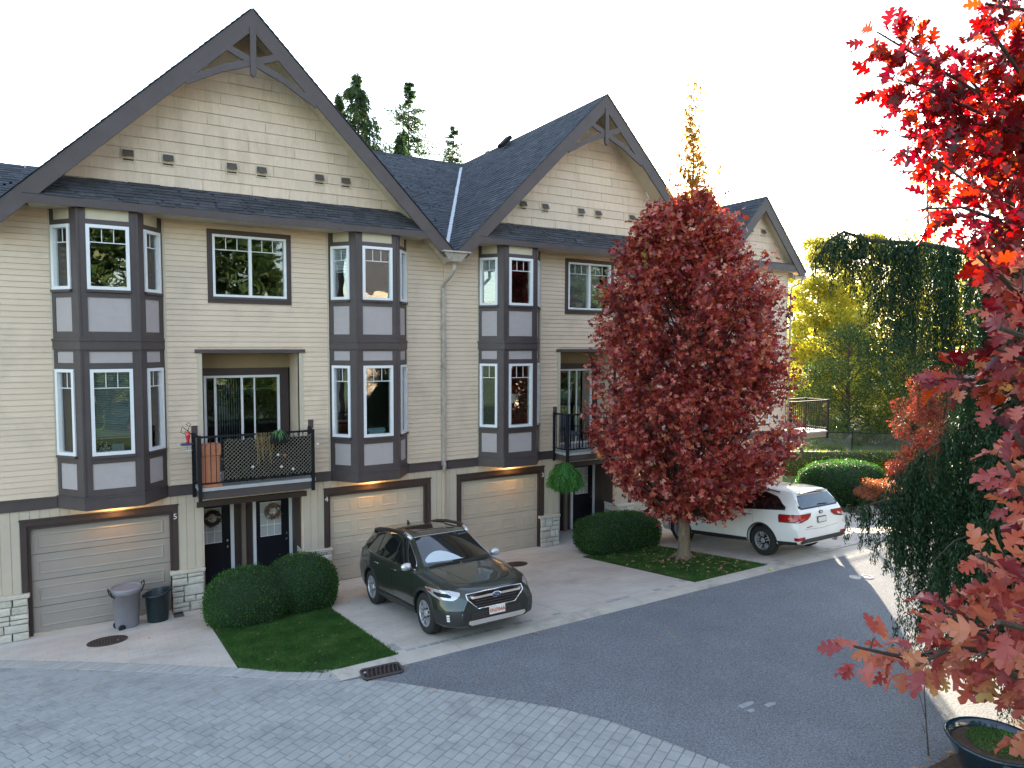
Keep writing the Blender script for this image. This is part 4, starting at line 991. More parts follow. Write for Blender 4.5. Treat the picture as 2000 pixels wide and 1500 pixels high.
def leaf_mesh(name, P, D, size, kind, mt, up_=None):
    V, F = LEAF[kind]; n = len(P); Fm = rot_frames(D, up_)
    W_ = np.einsum('nij,kj->nki', Fm, V)*np.asarray(size).reshape(-1,1,1)+P[:,None,:]
    nv = len(V); loops = np.concatenate([np.array(f) for f in F]); ls = np.array([len(f) for f in F])
    me = bpy.data.meshes.new(name); me.vertices.add(n*nv); me.vertices.foreach_set('co', W_.reshape(-1).astype(np.float32))
    al = (loops[None,:]+(np.arange(n)*nv)[:,None]).reshape(-1); me.loops.add(len(al)); me.loops.foreach_set('vertex_index', al.astype(np.int32))
    tot = np.tile(ls, n); st = np.concatenate([[0], np.cumsum(tot)[:-1]]); me.polygons.add(len(tot)); me.polygons.foreach_set('loop_start', st.astype(np.int32)); me.polygons.foreach_set('loop_total', tot.astype(np.int32))
    me.materials.append(mt); me.update(calc_edges=True); return me
def leaves(name, P, D, size, kind, mt, parent=None, up_=None):
    return link(name, leaf_mesh(name, np.asarray(P, float), np.asarray(D, float), size, kind, mt, up_), parent)
def branch_pts(a, b, n=6, wob=.1, sag=0):
    a, b = Vector(a), Vector(b); out = []; L_ = (b-a).length
    for k in range(n+1):
        t = k/n; p = a.lerp(b, t)+Vector((rnd.uniform(-1,1), rnd.uniform(-1,1), rnd.uniform(-1,1)))*wob*L_*.15*math.sin(math.pi*t)
        p.z += -sag*L_*4*t*(1-t)*-1 if sag > 0 else 0
        out.append(p)
    return out

# ---- clipped hedges: a shaped body hidden under dense small leaves
def hedge(name, label, cat, shape_fn, bbox, n, size, mt, group=None, dens_z=.0):
    """shape_fn(p)-> signed value (<0 inside). surface points found by marching from random directions"""
    cx, cy, cz, rx, ry, rz = bbox
    root = empty(name, (cx, cy, cz-rz), label, cat, group)
    # body from a deformed sphere
    mb = MB(); nu, nv = 40, 20; C0 = np.array([cx, cy, cz])
    def surf(d):
        lo, hi = 0., 4.*max(rx, ry, rz)
        for _ in range(22):
            mid = (lo+hi)/2
            if shape_fn(C0+d*mid) < 0: lo = mid
            else: hi = mid
        return lo
    for j in range(nv+1):
        for i in range(nu):
            th = math.pi*j/nv; ph = 2*math.pi*i/nu; d = np.array([math.sin(th)*math.cos(ph)*rx, math.sin(th)*math.sin(ph)*ry, math.cos(th)*rz]); d /= np.linalg.norm(d)
            mb.v.append(tuple(C0+d*surf(d)*.965-np.array([cx, cy, cz-rz])))
    for j in range(nv):
        for i in range(nu): mb.f.append((j*nu+i, (j+1)*nu+i, (j+1)*nu+(i+1) % nu, j*nu+(i+1) % nu))
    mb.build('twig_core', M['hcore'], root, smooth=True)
    P = []; D = []
    U = nrg.normal(size=(n, 3))*np.array([rx, ry, rz]); U /= np.linalg.norm(U, axis=1, keepdims=True)
    for d in U:
        r_ = surf(d); p = C0+d*r_
        e = .02; g = np.array([shape_fn(p+np.array(q)*e)-shape_fn(p-np.array(q)*e) for q in ((1,0,0),(0,1,0),(0,0,1))]); g /= max(1e-9, np.linalg.norm(g))
        q = p+g*(nrg.uniform(-.045, .012)+.035*noise.noise(Vector(p*3.5))+(nrg.uniform(.02,.07) if nrg.random() < .05 else 0))
        P.append(q-np.array([cx, cy, cz-rz])); D.append(g*.8+nrg.normal(size=3)*.75)
    leaves('foliage', P, D, nrg.uniform(size*.6, size*1.5, n), 'quad', mt, root)
    return root
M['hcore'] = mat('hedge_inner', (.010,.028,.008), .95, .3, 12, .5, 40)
def sbox(c, h, r_, k=3.2):
    def f(p):
        q = [abs((p[i]-c[i])/h[i]) for i in range(3)]
        return (q[0]**k+q[1]**k+q[2]**k)**(1/k)-1
    return f
def union(a, b): return lambda p: min(a(p), b(p))
fA = union(sbox((2.55,-1.62,.52), (.80,.82,.66), 0, 2.35), sbox((3.68,-1.48,.60), (.72,.76,.66), 0, 2.35))
hedge('boxwood_hedge', 'large double mounded clipped green hedge before the two front doors', 'hedge', fA, (3.1,-1.55,.55,1.35,.85,.70), 30000, .030, M['box'], 'clipped hedges by the driveways')
hedge('boxwood_hedge', 'clipped green box hedge left of the red oak trunk', 'hedge', sbox((12.15,-1.75,.62), (1.22,.72,.50), 0, 3.6), (12.15,-1.75,.62,1.25,.72,.55), 20000, .034, M['box'], 'clipped hedges by the driveways')
hedge('boxwood_hedge', 'wide rounded clipped hedge mound behind the white car', 'hedge', sbox((22.95,-1.25,.72), (1.72,1.1,.88), 0, 2.9), (22.95,-1.25,.72,1.8,1.1,.9), 16000, .05, M['box'], 'clipped hedges by the driveways')
# long far hedge
lh = Vector((33.5,-1.2,0))-Vector((26.0,4.1,0)); lhd = lh.normalized()
def fL(p):
    q = Vector((p[0]-29.75, p[1]-1.45, 0)); s = q.dot(lhd); o = q.cross(lhd).z
    return (abs(s/5.6)**6+abs(o/.55)**4+abs((p[2]-.35)/.72)**4)**.2-1
hedge('long_hedge', 'long low yellow green hedge across the far end of the garden', 'hedge', fL, (29.75,1.45,.35,4.8,4,.7), 26000, .07, M['hedgef'])

# ---- generic tree builder
def tree(name, label, base, h, trunk_r, crown, n, size, kind, mt, bark='barkd', group=None, limbs=14, cat='tree', droop=.0, h0=.0, clumps=60, spread=.35, limb_r=.25):
    """crown: function(t in 0..1)-> (radius, z) of the envelope; leaves gathered in clumps on limbs"""
    root = empty(name, base, label, cat, group)
    tk = MB(); pts = [(0,0,-.3)]+[(rnd.uniform(-1,1)*.012*h, rnd.uniform(-1,1)*.012*h, h*k/8) for k in range(1, 9)]
    tk.tube(pts, [trunk_r*(1.15-.95*k/8) for k in range(9)], 9); tk.build('trunk', M[bark], root, smooth=True)
    lb = MB(); P = []; D = []; S = []
    per = n//clumps
    for c in range(clumps):
        t = (c+rnd.random())/clumps; r_, z = crown(t); a = rnd.uniform(0, 6.283); rr = r_*math.sqrt(rnd.uniform(.12, 1.0))
        tip = Vector((rr*math.cos(a), rr*math.sin(a), z))
        if c % max(1, clumps//limbs) == 0 or limbs >= clumps:
            zb = max(h*.12, z-rr*.7-.05*h); lb.tube(branch_pts((0,0,zb), tip, 5, .5), [trunk_r*limb_r*(1-k/6.5) for k in range(6)], 4, cap=False)
        cr = spread*rnd.uniform(.6, 1.3)
        q = nrg.normal(size=(per, 3)); q /= np.linalg.norm(q, axis=1, keepdims=True); q *= (nrg.uniform(0, 1, (per, 1))**.45)*cr; q[:,2] *= .75
        P.append(np.array(tip)+q); d = q/cr+nrg.normal(size=(per,3))*.5; d[:,:2] += np.array([math.cos(a), math.sin(a)])*.4; d[:,2] -= droop; D.append(d)
        S.append(nrg.uniform(size*.55, size*1.35, per))
    if lb.v: lb.build('limb', M[bark], root)
    leaves('crown', np.concatenate(P), np.concatenate(D), np.concatenate(S), kind, mt, root)
    return root
# red oak column
def crown_oak(t):
    z = 1.15+t*7.55
    pr = [(0,.5),(.05,1.2),(.11,1.75),(.20,2.15),(.36,2.25),(.52,2.25),(.64,2.2),(.77,1.85),(.88,1.35),(.95,.95),(1.0,.5)]
    for (a, ra), (b, rb) in zip(pr, pr[1:]):
        if a <= t <= b: return ra+(rb-ra)*(t-a)/(b-a), z
    return .3, z
def build_oak():
    base = (12.42, -3.97, gz(0,-3.97)); root = empty('red_oak', base, 'dense red leaved columnar oak tree on the small lawn beside the white car', 'tree')
    tk = MB(); tk.tube([(0.0,0,-.2),(0,0,.05),(.01,0,.25),(.0,.01,.9),(-.01,0,1.4),(.02,0,2.4),(.0,.03,4),(.03,0,6),(.05,.03,8),(.10,.0,9.6),(.02,0,11.0)], [.24,.20,.155,.135,.125,.11,.085,.06,.04,.02,.008], 12)
    tr = tk.build('trunk', M['barkoak'], root, smooth=True)
    rt_ = MB()
    for a in (.3, 1.9, 3.2, 4.4, 5.5): rt_.tube([(0,0,.16),(.22*math.cos(a),.22*math.sin(a),.03),(.42*math.cos(a+.2),.42*math.sin(a+.2),-.06)], [.10,.055,.02], 7)
    rt_.build('root_flare', M['barkoak'], root, smooth=True)
    P = []; D = []; S = []; lb = MB(); n = 520
    for c in range(n):
        t = ((c+rnd.random())/n)**.95; r_, z = crown_oak(t); a = rnd.uniform(0, 6.283); e = rnd.random(); rr = r_*(1-.62*e*e)*rnd.uniform(.80, 1.10); 
        rr *= 1+.10*noise.noise(Vector((math.cos(a)*1.5, math.sin(a)*1.5, z*.9)))*2
        tip = Vector((rr*math.cos(a), rr*math.sin(a), z-base[2]*.0))
        zb = max(1.05, z-1.1-rr*.75); pts = [Vector((.0,.0,zb)), Vector((rr*.35*math.cos(a), rr*.35*math.sin(a), zb+(z-zb)*.25)), Vector((rr*.75*math.cos(a), rr*.75*math.sin(a), zb+(z-zb)*.7)), tip]
        if c % 2 == 0: lb.tube(pts, [.03,.022,.014,.006], 4, cap=False)
        per = 84; s = nrg.uniform(0, 1, per)[:,None]; A = np.array(pts[2]); B = np.array(tip+(tip-pts[2]).normalized()*.18)
        q = A+(B-A)*s+nrg.normal(size=(per,3))*np.array([.11,.11,.10]); P.append(q)
        d = nrg.normal(size=(per,3))*.55; d[:,0] += math.cos(a)*.7; d[:,1] += math.sin(a)*.7; d[:,2] += .05; D.append(d); S.append(nrg.uniform(.09, .20, per))
    # ragged spire and side shoots
    SP = [[], [], []]
    for k in range(90):
        z = 8.4+3.3*(k/90)**1.0; r_ = max(.08, .62*(1-(z-8.4)/2.9)); a = rnd.uniform(0, 6.28); per = max(4, int(34*(1-(z-8.4)/3.5)))
        c = np.array([.05+r_*rnd.random()*math.cos(a)-.06*math.sin(z*2), r_*rnd.random()*math.sin(a), z]); SP[0].append(c+nrg.normal(size=(per,3))*.10); SP[1].append(nrg.normal(size=(per,3))*.6+np.array([0,0,.3])); SP[2].append(nrg.uniform(.06,.14,per))
    for x, y, z, hh in ((-1.55,-.2,6.9,.8),(-1.15,-.5,7.3,.7),(1.1,.2,7.0,1.0),(1.55,.0,6.6,.9),(.75,-.2,8.7,.9),(-.55,.1,8.6,1.0),(-.3,0,9.0,.9),(.5,0,9.3,.8)):
        lb.tube([(x*.8,y*.8,z-.6),(x,y,z),(x*1.02,y,z+hh)], [.01,.008,.004], 4)
        per = 34; s = nrg.uniform(0,1,per)[:,None]; SP[0].append(np.array([x,y,z])+np.array([x*.02,0,hh])*s+nrg.normal(size=(per,3))*.06); SP[1].append(nrg.normal(size=(per,3))*.5+np.array([0,0,.6])); SP[2].append(nrg.uniform(.06,.12,per))
    lb.build('limb', M['barkd'], root)
    leaves('crown_tip', np.concatenate(SP[0]), np.concatenate(SP[1]), np.concatenate(SP[2]), 'oaks', M['spire'], root)
    P = np.concatenate(P); D = np.concatenate(D); S = np.concatenate(S)
    leaves('crown', P, D, S, 'oaks', M['red'], root)
M['barkoak'] = mat('oak_bark', (.19,.145,.10), .9, .28, 14, .9, 30, stretch=(1,1,.5), dirt=(.10,.075,.05), dirt_amt=.6, dirt_scale=5)
build_oak()

# ---- background trees
def cone(r0, z0, z1, pw=.8): return lambda t: (r0*(1-t)**pw+.15, z0+(z1-z0)*t)
def blob(r0, z0, z1): return lambda t: (r0*(math.sin(math.pi*min(1, t*.86+.14))**.6)+.1, z0+(z1-z0)*t)
def conifer(name, label, base, h, r0, n, size, lean=0, dens=1.0, droop=.5, tiers=40, group='conifers behind the roof', zmin=.3, wide=1.0):
    root = empty(name, base, label, 'tree', group)
    MB().tube([(0,0,0),(0,0,h*.5),(lean,0,h)], [.3,.16,.02], 7).build('trunk', M['barkd'], root)
    lb = MB(); P = []; D = []
    for k in range(tiers):
        t = zmin+(1-zmin)*(k+rnd.random()*.8)/tiers; z = h*t; rr = (wide*r0*(1-t)**.9+.06*r0)*rnd.uniform(.45,1.15)
        for a in [rnd.uniform(0, 6.28) for _ in range(4)]:
            L_ = rr*rnd.uniform(.6,1.1); tip = Vector((L_*math.cos(a)+lean*t, L_*math.sin(a), z-L_*droop*.5+.1)); b0 = Vector((lean*t, 0, z))
            lb.tube([b0, b0.lerp(tip,.5)+Vector((0,0,.08*L_)), tip], [.035,.02,.008], 3, cap=False)
            m_ = int(n/(tiers*4)); s = nrg.uniform(.15,1,m_)[:,None]; q = np.array(b0)+(np.array(tip)-np.array(b0))*s; q += nrg.normal(size=(m_,3))*np.array([.10,.10,.08])*L_*.5; q[:,2] -= nrg.uniform(0,1,m_)*droop*.4
            P.append(q); d = nrg.normal(size=(m_,3))*.4+np.array([math.cos(a)*.5, math.sin(a)*.5, -droop]); D.append(d)
    lb.build('limb', M['barkd'], root); P = np.concatenate(P); leaves('crown', P, np.concatenate(D), nrg.uniform(size*.6,size*1.3,len(P)), 'spray', M['conifer'], root)
conifer('cedar_tree', 'ragged dark cedar top rising left behind the linking roof', (15.1,28.4,0), 23.6, 4.2, 7500, .46, .1, droop=1.2, zmin=.5, wide=2.8)
conifer('cedar_tree', 'leaning dark side spire beside the ragged cedar', (17.6,28.6,0), 20.2, 2.3, 3600, .42, .6, droop=1.2, zmin=.55, wide=2.6)
conifer('cedar_tree', 'small dark cedar spire nearest the big gable rake', (13.9,28.6,0), 22.0, 3.0, 4200, .42, .1, droop=1.2, zmin=.55, wide=2.2)
conifer('cedar_tree', 'drooping low cedar between the dark cedar and the pointed fir', (19.2,31.0,0), 21.2, 3.0, 4600, .42, .2, droop=1.3, zmin=.55, wide=2.6)
conifer('fir_tree', 'thin pointed fir with sparse tiers behind the roof ridge', (20.6,32.9,0), 25.2, 5.0, 12000, .28, 0, droop=.3, zmin=.5, wide=2.5)
conifer('fir_tree', 'small sparse fir right of the pointed fir', (23.4,32.4,0), 22.6, 3.4, 5000, .28, .8, droop=.3, zmin=.55, wide=2.2)
conifer('fir_tree', 'low leaning pine twig tree at the right end of the ridge', (24.8,31.4,0), 20.8, 2.6, 2600, .28, 1.8, droop=.3, zmin=.6)

def yellow_tree(label, base, h, r_, n, mt='yellow', size=.21, clumps=110, name='birch_tree', group='yellow autumn trees beyond the garden', z0=.12, spread=.8, limbs=30):
    return tree(name, label, base, h, .16, blob(r_, h*z0, h*.97), n, size, 'quad', M[mt], group=group, clumps=clumps, spread=spread, limbs=limbs, limb_r=.3)
yellow_tree('broad golden tree just right of the far gable', (56,23.5,-1), 16.8, 4.2, 30000)
yellow_tree('golden tree filling the gap beside the far downpipe', (47.5,17.2,-1), 12.2, 3.4, 26000)
yellow_tree('tall pointed yellow tree left of the weeping cedar', (50,14.5,-1), 15.4, 4.2, 32000)
yellow_tree('round lime yellow tree behind the dark shrubs', (46,8.5,-1), 13.5, 4.2, 28000)
yellow_tree('yellow tree glimpsed behind the hanging cedar curtain', (48,4.0,-1), 15.0, 4.4, 26000)
yellow_tree('olive yellow tree at the right behind the red branches', (50,-2.0,-1), 15.0, 4.6, 20000)
yellow_tree('thin tall poplar with few leaves against the sky', (62,17.0,-1), 23.5, 2.2, 2600, size=.26, clumps=120, name='poplar_tree', group='sparse poplars against the sky', spread=.7, limbs=60, z0=.35)
yellow_tree('second sparse poplar farther right against the sky', (64,9.5,-1), 24.5, 2.6, 3000, size=.26, clumps=120, name='poplar_tree', group='sparse poplars against the sky', spread=.7, limbs=60, z0=.35)
yellow_tree('short sparse poplar tip above the golden tree', (58,23.0,-1), 17.5, 1.2, 1300, size=.22, clumps=60, name='poplar_tree', group='sparse poplars against the sky', spread=.6, limbs=30, z0=.5)
yellow_tree('dark green bushy alder behind the deck railing', (39.5,9.3,-.6), 7.6, 3.0, 17000, mt='green2', size=.13, name='alder_tree', group='dark shrubs behind the fence', z0=.06)
yellow_tree('dark green alder with bare twigs behind the chain fence', (41.0,6.2,-.6), 8.0, 3.2, 17000, mt='green2', size=.13, name='alder_tree', group='dark shrubs behind the fence', z0=.06)
yellow_tree('shadowy green alder right behind the chain fence', (42.5,2.6,-.6), 8.2, 3.0, 15000, mt='green2', size=.13, name='alder_tree', group='dark shrubs behind the fence', z0=.06)
yellow_tree('dark alder at the far right behind the red maple', (44,-1.5,-.6), 8.6, 3.4, 13000, mt='green2', size=.14, name='alder_tree', group='dark shrubs behind the fence', z0=.06)
# distant wood closing the horizon
P = []; 
for k in range(260):
    a = R(rnd.uniform(24, 100)); d = rnd.uniform(75, 120); c = np.array([d*math.sin(a), -16+d*math.cos(a), rnd.uniform(0, 9 if a > R(44) else 7)]); P.append(c+nrg.normal(size=(110,3))*np.array([3,3,2.2]))
P = np.concatenate(P); o = leaves('distant_wood', P, nrg.normal(size=P.shape), nrg.uniform(.4,.9,len(P)), 'quad', M['green2']); tag(o, 'far dark wood closing the view beyond the garden trees', 'wood', kind='stuff')
tree('japanese_maple', 'soft red Japanese maple above the far hedge', (25.8,-3.3,.3), 4.6, .07, blob(1.55, 1.3, 4.5), 17000, .085, 'oaks', M['jmaple'], clumps=70, spread=.38, limbs=20)
tree('dwarf_maple', 'low spreading orange dwarf maple beside the hedge mound', (22.1,-3.25,.42), .95, .04, lambda t: (.95-.5*t, .35+.5*t), 5200, .05, 'oaks', M['omaple'], clumps=34, spread=.20, limbs=12, cat='shrub')
tree('dwarf_maple', 'faded red dwarf maple behind the orange one', (24.8,-2.7,.35), 1.5, .04, lambda t: (1.1-.5*t, .6+.6*t), 4200, .06, 'oaks', M['jmaple'], clumps=30, spread=.24, limbs=12, cat='shrub')
tree('low_shrub', 'small grey green shrub at the near end of the chain fence', (32.4,6.0,0), 1.0, .03, lambda t: (1.3-.4*t, .1+.6*t), 3000, .07, 'quad', M['green2'], clumps=24, spread=.3, limbs=6, cat='shrub')
# chain link fence
fe = empty('chain_fence', (0,0,0), 'black chain link fence behind the far hedge', 'fence')
fp = [Vector((32.9,7.6,0)), Vector((34.9,6.0,0)), Vector((37.4,3.9,0)), Vector((40.0,1.7,0)), Vector((42.6,-.5,0))]
for p in fp: MB().tube([p+Vector((0,0,-.5)), p+Vector((0,0,1.12))], .035, 6).build('post', M['black'], fe)
MB().tube([p+Vector((0,0,1.08)) for p in fp], .022, 5).build('top_rail', M['black'], fe)
ms = MB()
for a, b in zip(fp, fp[1:]):
    L_ = (b-a).length; d = (b-a)/L_; s = 0
    while s < L_-.1:
        for sg_ in (1,-1):
            x0_, x1_ = (s, min(L_, s+1.3)) if sg_ > 0 else (min(L_, s+1.3), s)
            ms.beam(a+d*x0_+Vector((0,0,-.2)), a+d*x1_+Vector((0,0,1.08)), .008, .008)
        s += .12
tag(ms.build('mesh', M['wire'] if 'wire' in M else M['black'], fe), kind='stuff')
# rocks in the far bed
for k, (x, y, s_, l) in enumerate(((20.95,-3.5,.34,'flat grey garden rock nearest the driveway end'),(21.6,-3.9,.28,'pale boulder beneath the orange maple'),(21.4,-3.3,.22,'small dark rock by the orange maple'),(22.6,-4.1,.30,'brown edging rock at the lawn corner'),(21.8,-2.9,.2,'small rock in the soil behind the white car'))):
    bm_ = bmesh.new(); bmesh.ops.create_icosphere(bm_, subdivisions=2, radius=1)
    for v in bm_.verts: v.co = Vector((v.co.x*s_*1.4, v.co.y*s_, v.co.z*s_*.55))*(1+.3*noise.noise(v.co*1.7+Vector((k*5,0,0))))
    me = bpy.data.meshes.new('rock'); bm_.to_mesh(me); bm_.free(); me.materials.append(M['rock'] if 'rock' in M else M['kerb']); tag(link('garden_rock', me, loc=(x, y, gz(x,y)+s_*.2)), l, 'rock', 'rocks in the far garden bed')
sheet('garden_soil', M['soil'], [[(20.9,-2.0),(20.95,-3.9),(22.4,-4.2),(24.4,-3.9),(24.6,-.6),(21.4,-.2)]], .02)

# ---- weeping cedar hanging over the road at the right
def weeping():
    bx, by = 11.08, -12.0; root = empty('weeping_cedar', (bx, by, .73), 'dark green weeping cedar with long hanging curtains at the right', 'tree')
    O = Vector((bx, by, .73)); lb = MB(); P = []; D = []; S = []
    top = Vector((11.0,-11.9,8.6))
    MB().tube([(0,0,-.2),(-.1,.1,2.5),(-.2,.25,5),tuple(top-O)], [.22,.17,.12,.04], 9).build('trunk', M['bark'], root, smooth=True)
    def strand(p, L_, wdt=.035):
        n = int(L_*190); 
        if n < 3: return
        t = nrg.uniform(0, 1, n)[:,None]; sw = np.array([rnd.uniform(-.10,.10), rnd.uniform(-.10,.10), -L_])
        q = np.array(p)+sw*t+nrg.normal(size=(n,3))*np.array([wdt, wdt, .04])*(1.05-.55*t)
        P.append(q); d = nrg.normal(size=(n,3))*.38+np.array([0,0,-1.0]); D.append(d); S.append(nrg.uniform(.035,.085,n)*(1.1-.4*t[:,0]))
    def arch(pts, radii, lens_, step=.038, w_=.15):
        """curved limb carrying hanging strands; lens_: function(s) -> strand length"""
        pts = [Vector(p) for p in pts]; lb.tube([p-O for p in pts], radii, 6, cap=False)
        Ls = [(pts[i+1]-pts[i]).length for i in range(len(pts)-1)]; T = sum(Ls); s = 0
        while s < T:
            q = s; i = 0
            while q > Ls[i] and i < len(Ls)-1: q -= Ls[i]; i += 1
            p = pts[i].lerp(pts[i+1], min(1, q/Ls[i]))
            for _ in range(2):
                strand(p-O+Vector((rnd.uniform(-w_,w_), rnd.uniform(-w_,w_), rnd.uniform(-.05,.06))), max(.15, lens_(s/T)*rnd.uniform(.5,1.15)))
            s += step
    # the long arching leader reaching left over the road (pixel line y~460-520)
    arch(ARCHES[0][0], ARCHES[0][1], ARCHES[0][2])
    for A in ARCHES[1:]: arch(*A)
    lb.build('limb', M['barkd'], root)
    P_ = np.concatenate(P); leaves('crown', P_, np.concatenate(D), np.concatenate(S), 'needle', M['cedar'], root)
ARCHES = [([(11.0,-11.9,6.6),(10.7,-11.6,7.0),(10.37,-11.32,7.02),(9.77,-10.94,7.16),(9.17,-10.57,7.20),(8.85,-10.38,7.32),(8.68,-10.27,7.2),(8.58,-10.2,7.0)], [.06,.055,.045,.035,.028,.02,.014,.008],
    lambda t: 2.7 if t < .34 else 2.0 if t < .56 else 1.55 if t < .67 else 2.0 if t < .74 else .55 if t < .80 else .8 if t < .88 else .4)]
rr_ = random.Random(9)
def Renv(z):
    pr = [(.8,.7),(1.3,1.2),(2.2,1.75),(3.2,2.0),(4.0,1.9),(4.8,1.5),(5.6,1.2),(7,1.0),(8.5,.35)]
    for (a, ra), (b, rb) in zip(pr, pr[1:]):
        if a <= z <= b: return ra+(rb-ra)*(z-a)/(b-a)
    return .4
for k in range(74):
    z = 2.0+6.0*(k/74)**1.05; a = k*2.399+rr_.uniform(-.3,.3); L_ = Renv(z)*rr_.uniform(.7,1.05); c, s = math.cos(a), math.sin(a)
    bx_, by_ = 11.08, -12.0
    pts = [(bx_,by_,z), (bx_+.4*L_*c, by_+.4*L_*s, z+.10), (bx_+.8*L_*c, by_+.8*L_*s, z-.06), (bx_+L_*c, by_+L_*s, z-.35)]
    ARCHES.append((pts, [.025,.018,.010,.005], (lambda z: lambda t: min(1.25, max(.2, z-.95-.3*t)))(z), .13, .12))
for pts in ([(11.0,-11.9,4.9),(10.3,-11.45,4.75),(9.7,-11.1,4.3),(9.4,-10.92,3.75)], [(11.0,-11.9,4.2),(10.2,-11.4,4.05),(9.55,-11.0,3.5),(9.36,-10.9,3.0)], [(11,-11.9,3.6),(10.1,-11.3,3.7),(9.3,-10.8,3.62),(9.0,-10.6,3.5)]):
    ARCHES.append((pts, [.03,.022,.014,.006], lambda t: 1.3 if t < .8 else .55, .055, .14))
TWIGS = {
 'U1': [(4.324,-14.688,6.810), (3.623,-14.487,6.980), (3.315,-14.411,7.084), (3.042,-14.358,7.163)],
 'U2': [(4.322,-14.692,6.732), (3.621,-14.492,6.882), (3.291,-14.405,6.965), (3.036,-14.367,6.966)],
 'U3': [(4.314,-14.708,6.422), (3.698,-14.554,6.651), (3.386,-14.479,6.699), (3.114,-14.432,6.698)],
 'U4': [(4.091,-14.751,7.262), (3.726,-14.645,7.310), (3.463,-14.604,7.288)],
 'U5': [(4.082,-14.767,6.945), (3.698,-14.647,7.026), (3.480,-14.622,7.169)],
 'U6': [(3.938,-14.851,6.128), (3.433,-14.764,6.370), (3.246,-14.643,6.480), (3.125,-14.563,6.591)],
 'U7': [(3.694,-14.933,6.194), (3.316,-14.817,6.264), (3.026,-14.755,6.318), (2.893,-14.675,6.312)],
 'U8': [(4.193,-14.747,6.503), (3.806,-14.612,6.773), (3.510,-14.548,6.789), (3.370,-14.458,6.883)],
 'U9': [(3.690,-14.942,6.016), (3.331,-14.835,6.135), (3.112,-14.815,6.205)],
 'V1': [(4.577,-14.590,7.061), (4.199,-14.368,6.978), (3.910,-14.296,7.184)],
 'V2': [(4.567,-14.608,6.706), (4.213,-14.400,6.623), (3.944,-14.345,6.758)],
 'V3': [(4.558,-14.626,6.350), (4.262,-14.424,6.705), (4.042,-14.388,6.998)],
 'M1': [(3.193,-15.123,5.828), (2.845,-15.020,5.972), (2.635,-15.003,6.070)],
 'M2': [(2.942,-15.219,5.610), (2.640,-15.147,5.717), (2.568,-15.101,5.751)],
 'M3': [(3.188,-15.132,5.636), (2.844,-15.041,5.636), (2.717,-14.965,5.636), (2.525,-14.965,5.647)],
 'M4': [(3.193,-15.124,5.809), (2.766,-15.097,5.848), (2.684,-15.044,5.893)],
 'M5': [(2.688,-15.321,5.297), (2.423,-15.269,5.426), (2.378,-15.236,5.511)],
 'U10': [(4.459,-14.623,7.266), (4.071,-14.504,7.274), (3.844,-14.494,7.130)],
 'U11': [(4.315,-14.705,6.473), (3.900,-14.576,6.402), (3.613,-14.506,6.602)],
 'U12': [(4.201,-14.731,6.805), (3.741,-14.577,6.700), (3.409,-14.486,6.812), (3.268,-14.398,6.847)],
 'M6': [(3.564,-14.990,5.922), (3.223,-14.893,6.040), (3.015,-14.881,6.089)],
 'M7': [(3.307,-15.098,5.472), (3.005,-15.028,5.539), (2.811,-15.024,5.593)],
 'M8': [(2.700,-15.300,5.719), (2.432,-15.251,5.783), (2.353,-15.201,5.813)],
 'M9': [(2.936,-15.232,5.361), (2.665,-15.191,5.275), (2.498,-15.211,5.215)],
 'L7': [(2.438,-15.416,5.102), (2.169,-15.374,5.064), (2.043,-15.352,5.123)],
 'L8': [(2.069,-15.546,5.075), (1.892,-15.498,5.082), (1.775,-15.482,5.120)],
 'L9': [(2.306,-15.476,4.770), (2.039,-15.421,4.928), (1.962,-15.369,5.007), (1.883,-15.319,5.040)],
 'L1': [(2.554,-15.385,4.875), (2.153,-15.258,4.891), (1.938,-15.187,4.879), (1.766,-15.138,4.933)],
 'L2': [(2.430,-15.430,4.821), (2.106,-15.343,4.952), (1.959,-15.306,5.041), (1.913,-15.276,5.082)],
 'L3': [(2.192,-15.503,5.088), (1.989,-15.432,5.183), (1.847,-15.401,5.243)],
 'L4': [(2.183,-15.518,4.768), (2.003,-15.460,4.899), (1.906,-15.395,4.976)],
 'L5': [(2.441,-15.410,5.220), (2.189,-15.367,5.331), (2.137,-15.329,5.443)],
 'L6': [(2.310,-15.468,4.924), (2.062,-15.375,4.939), (1.945,-15.304,4.952), (1.861,-15.256,4.904)],
}
weeping()
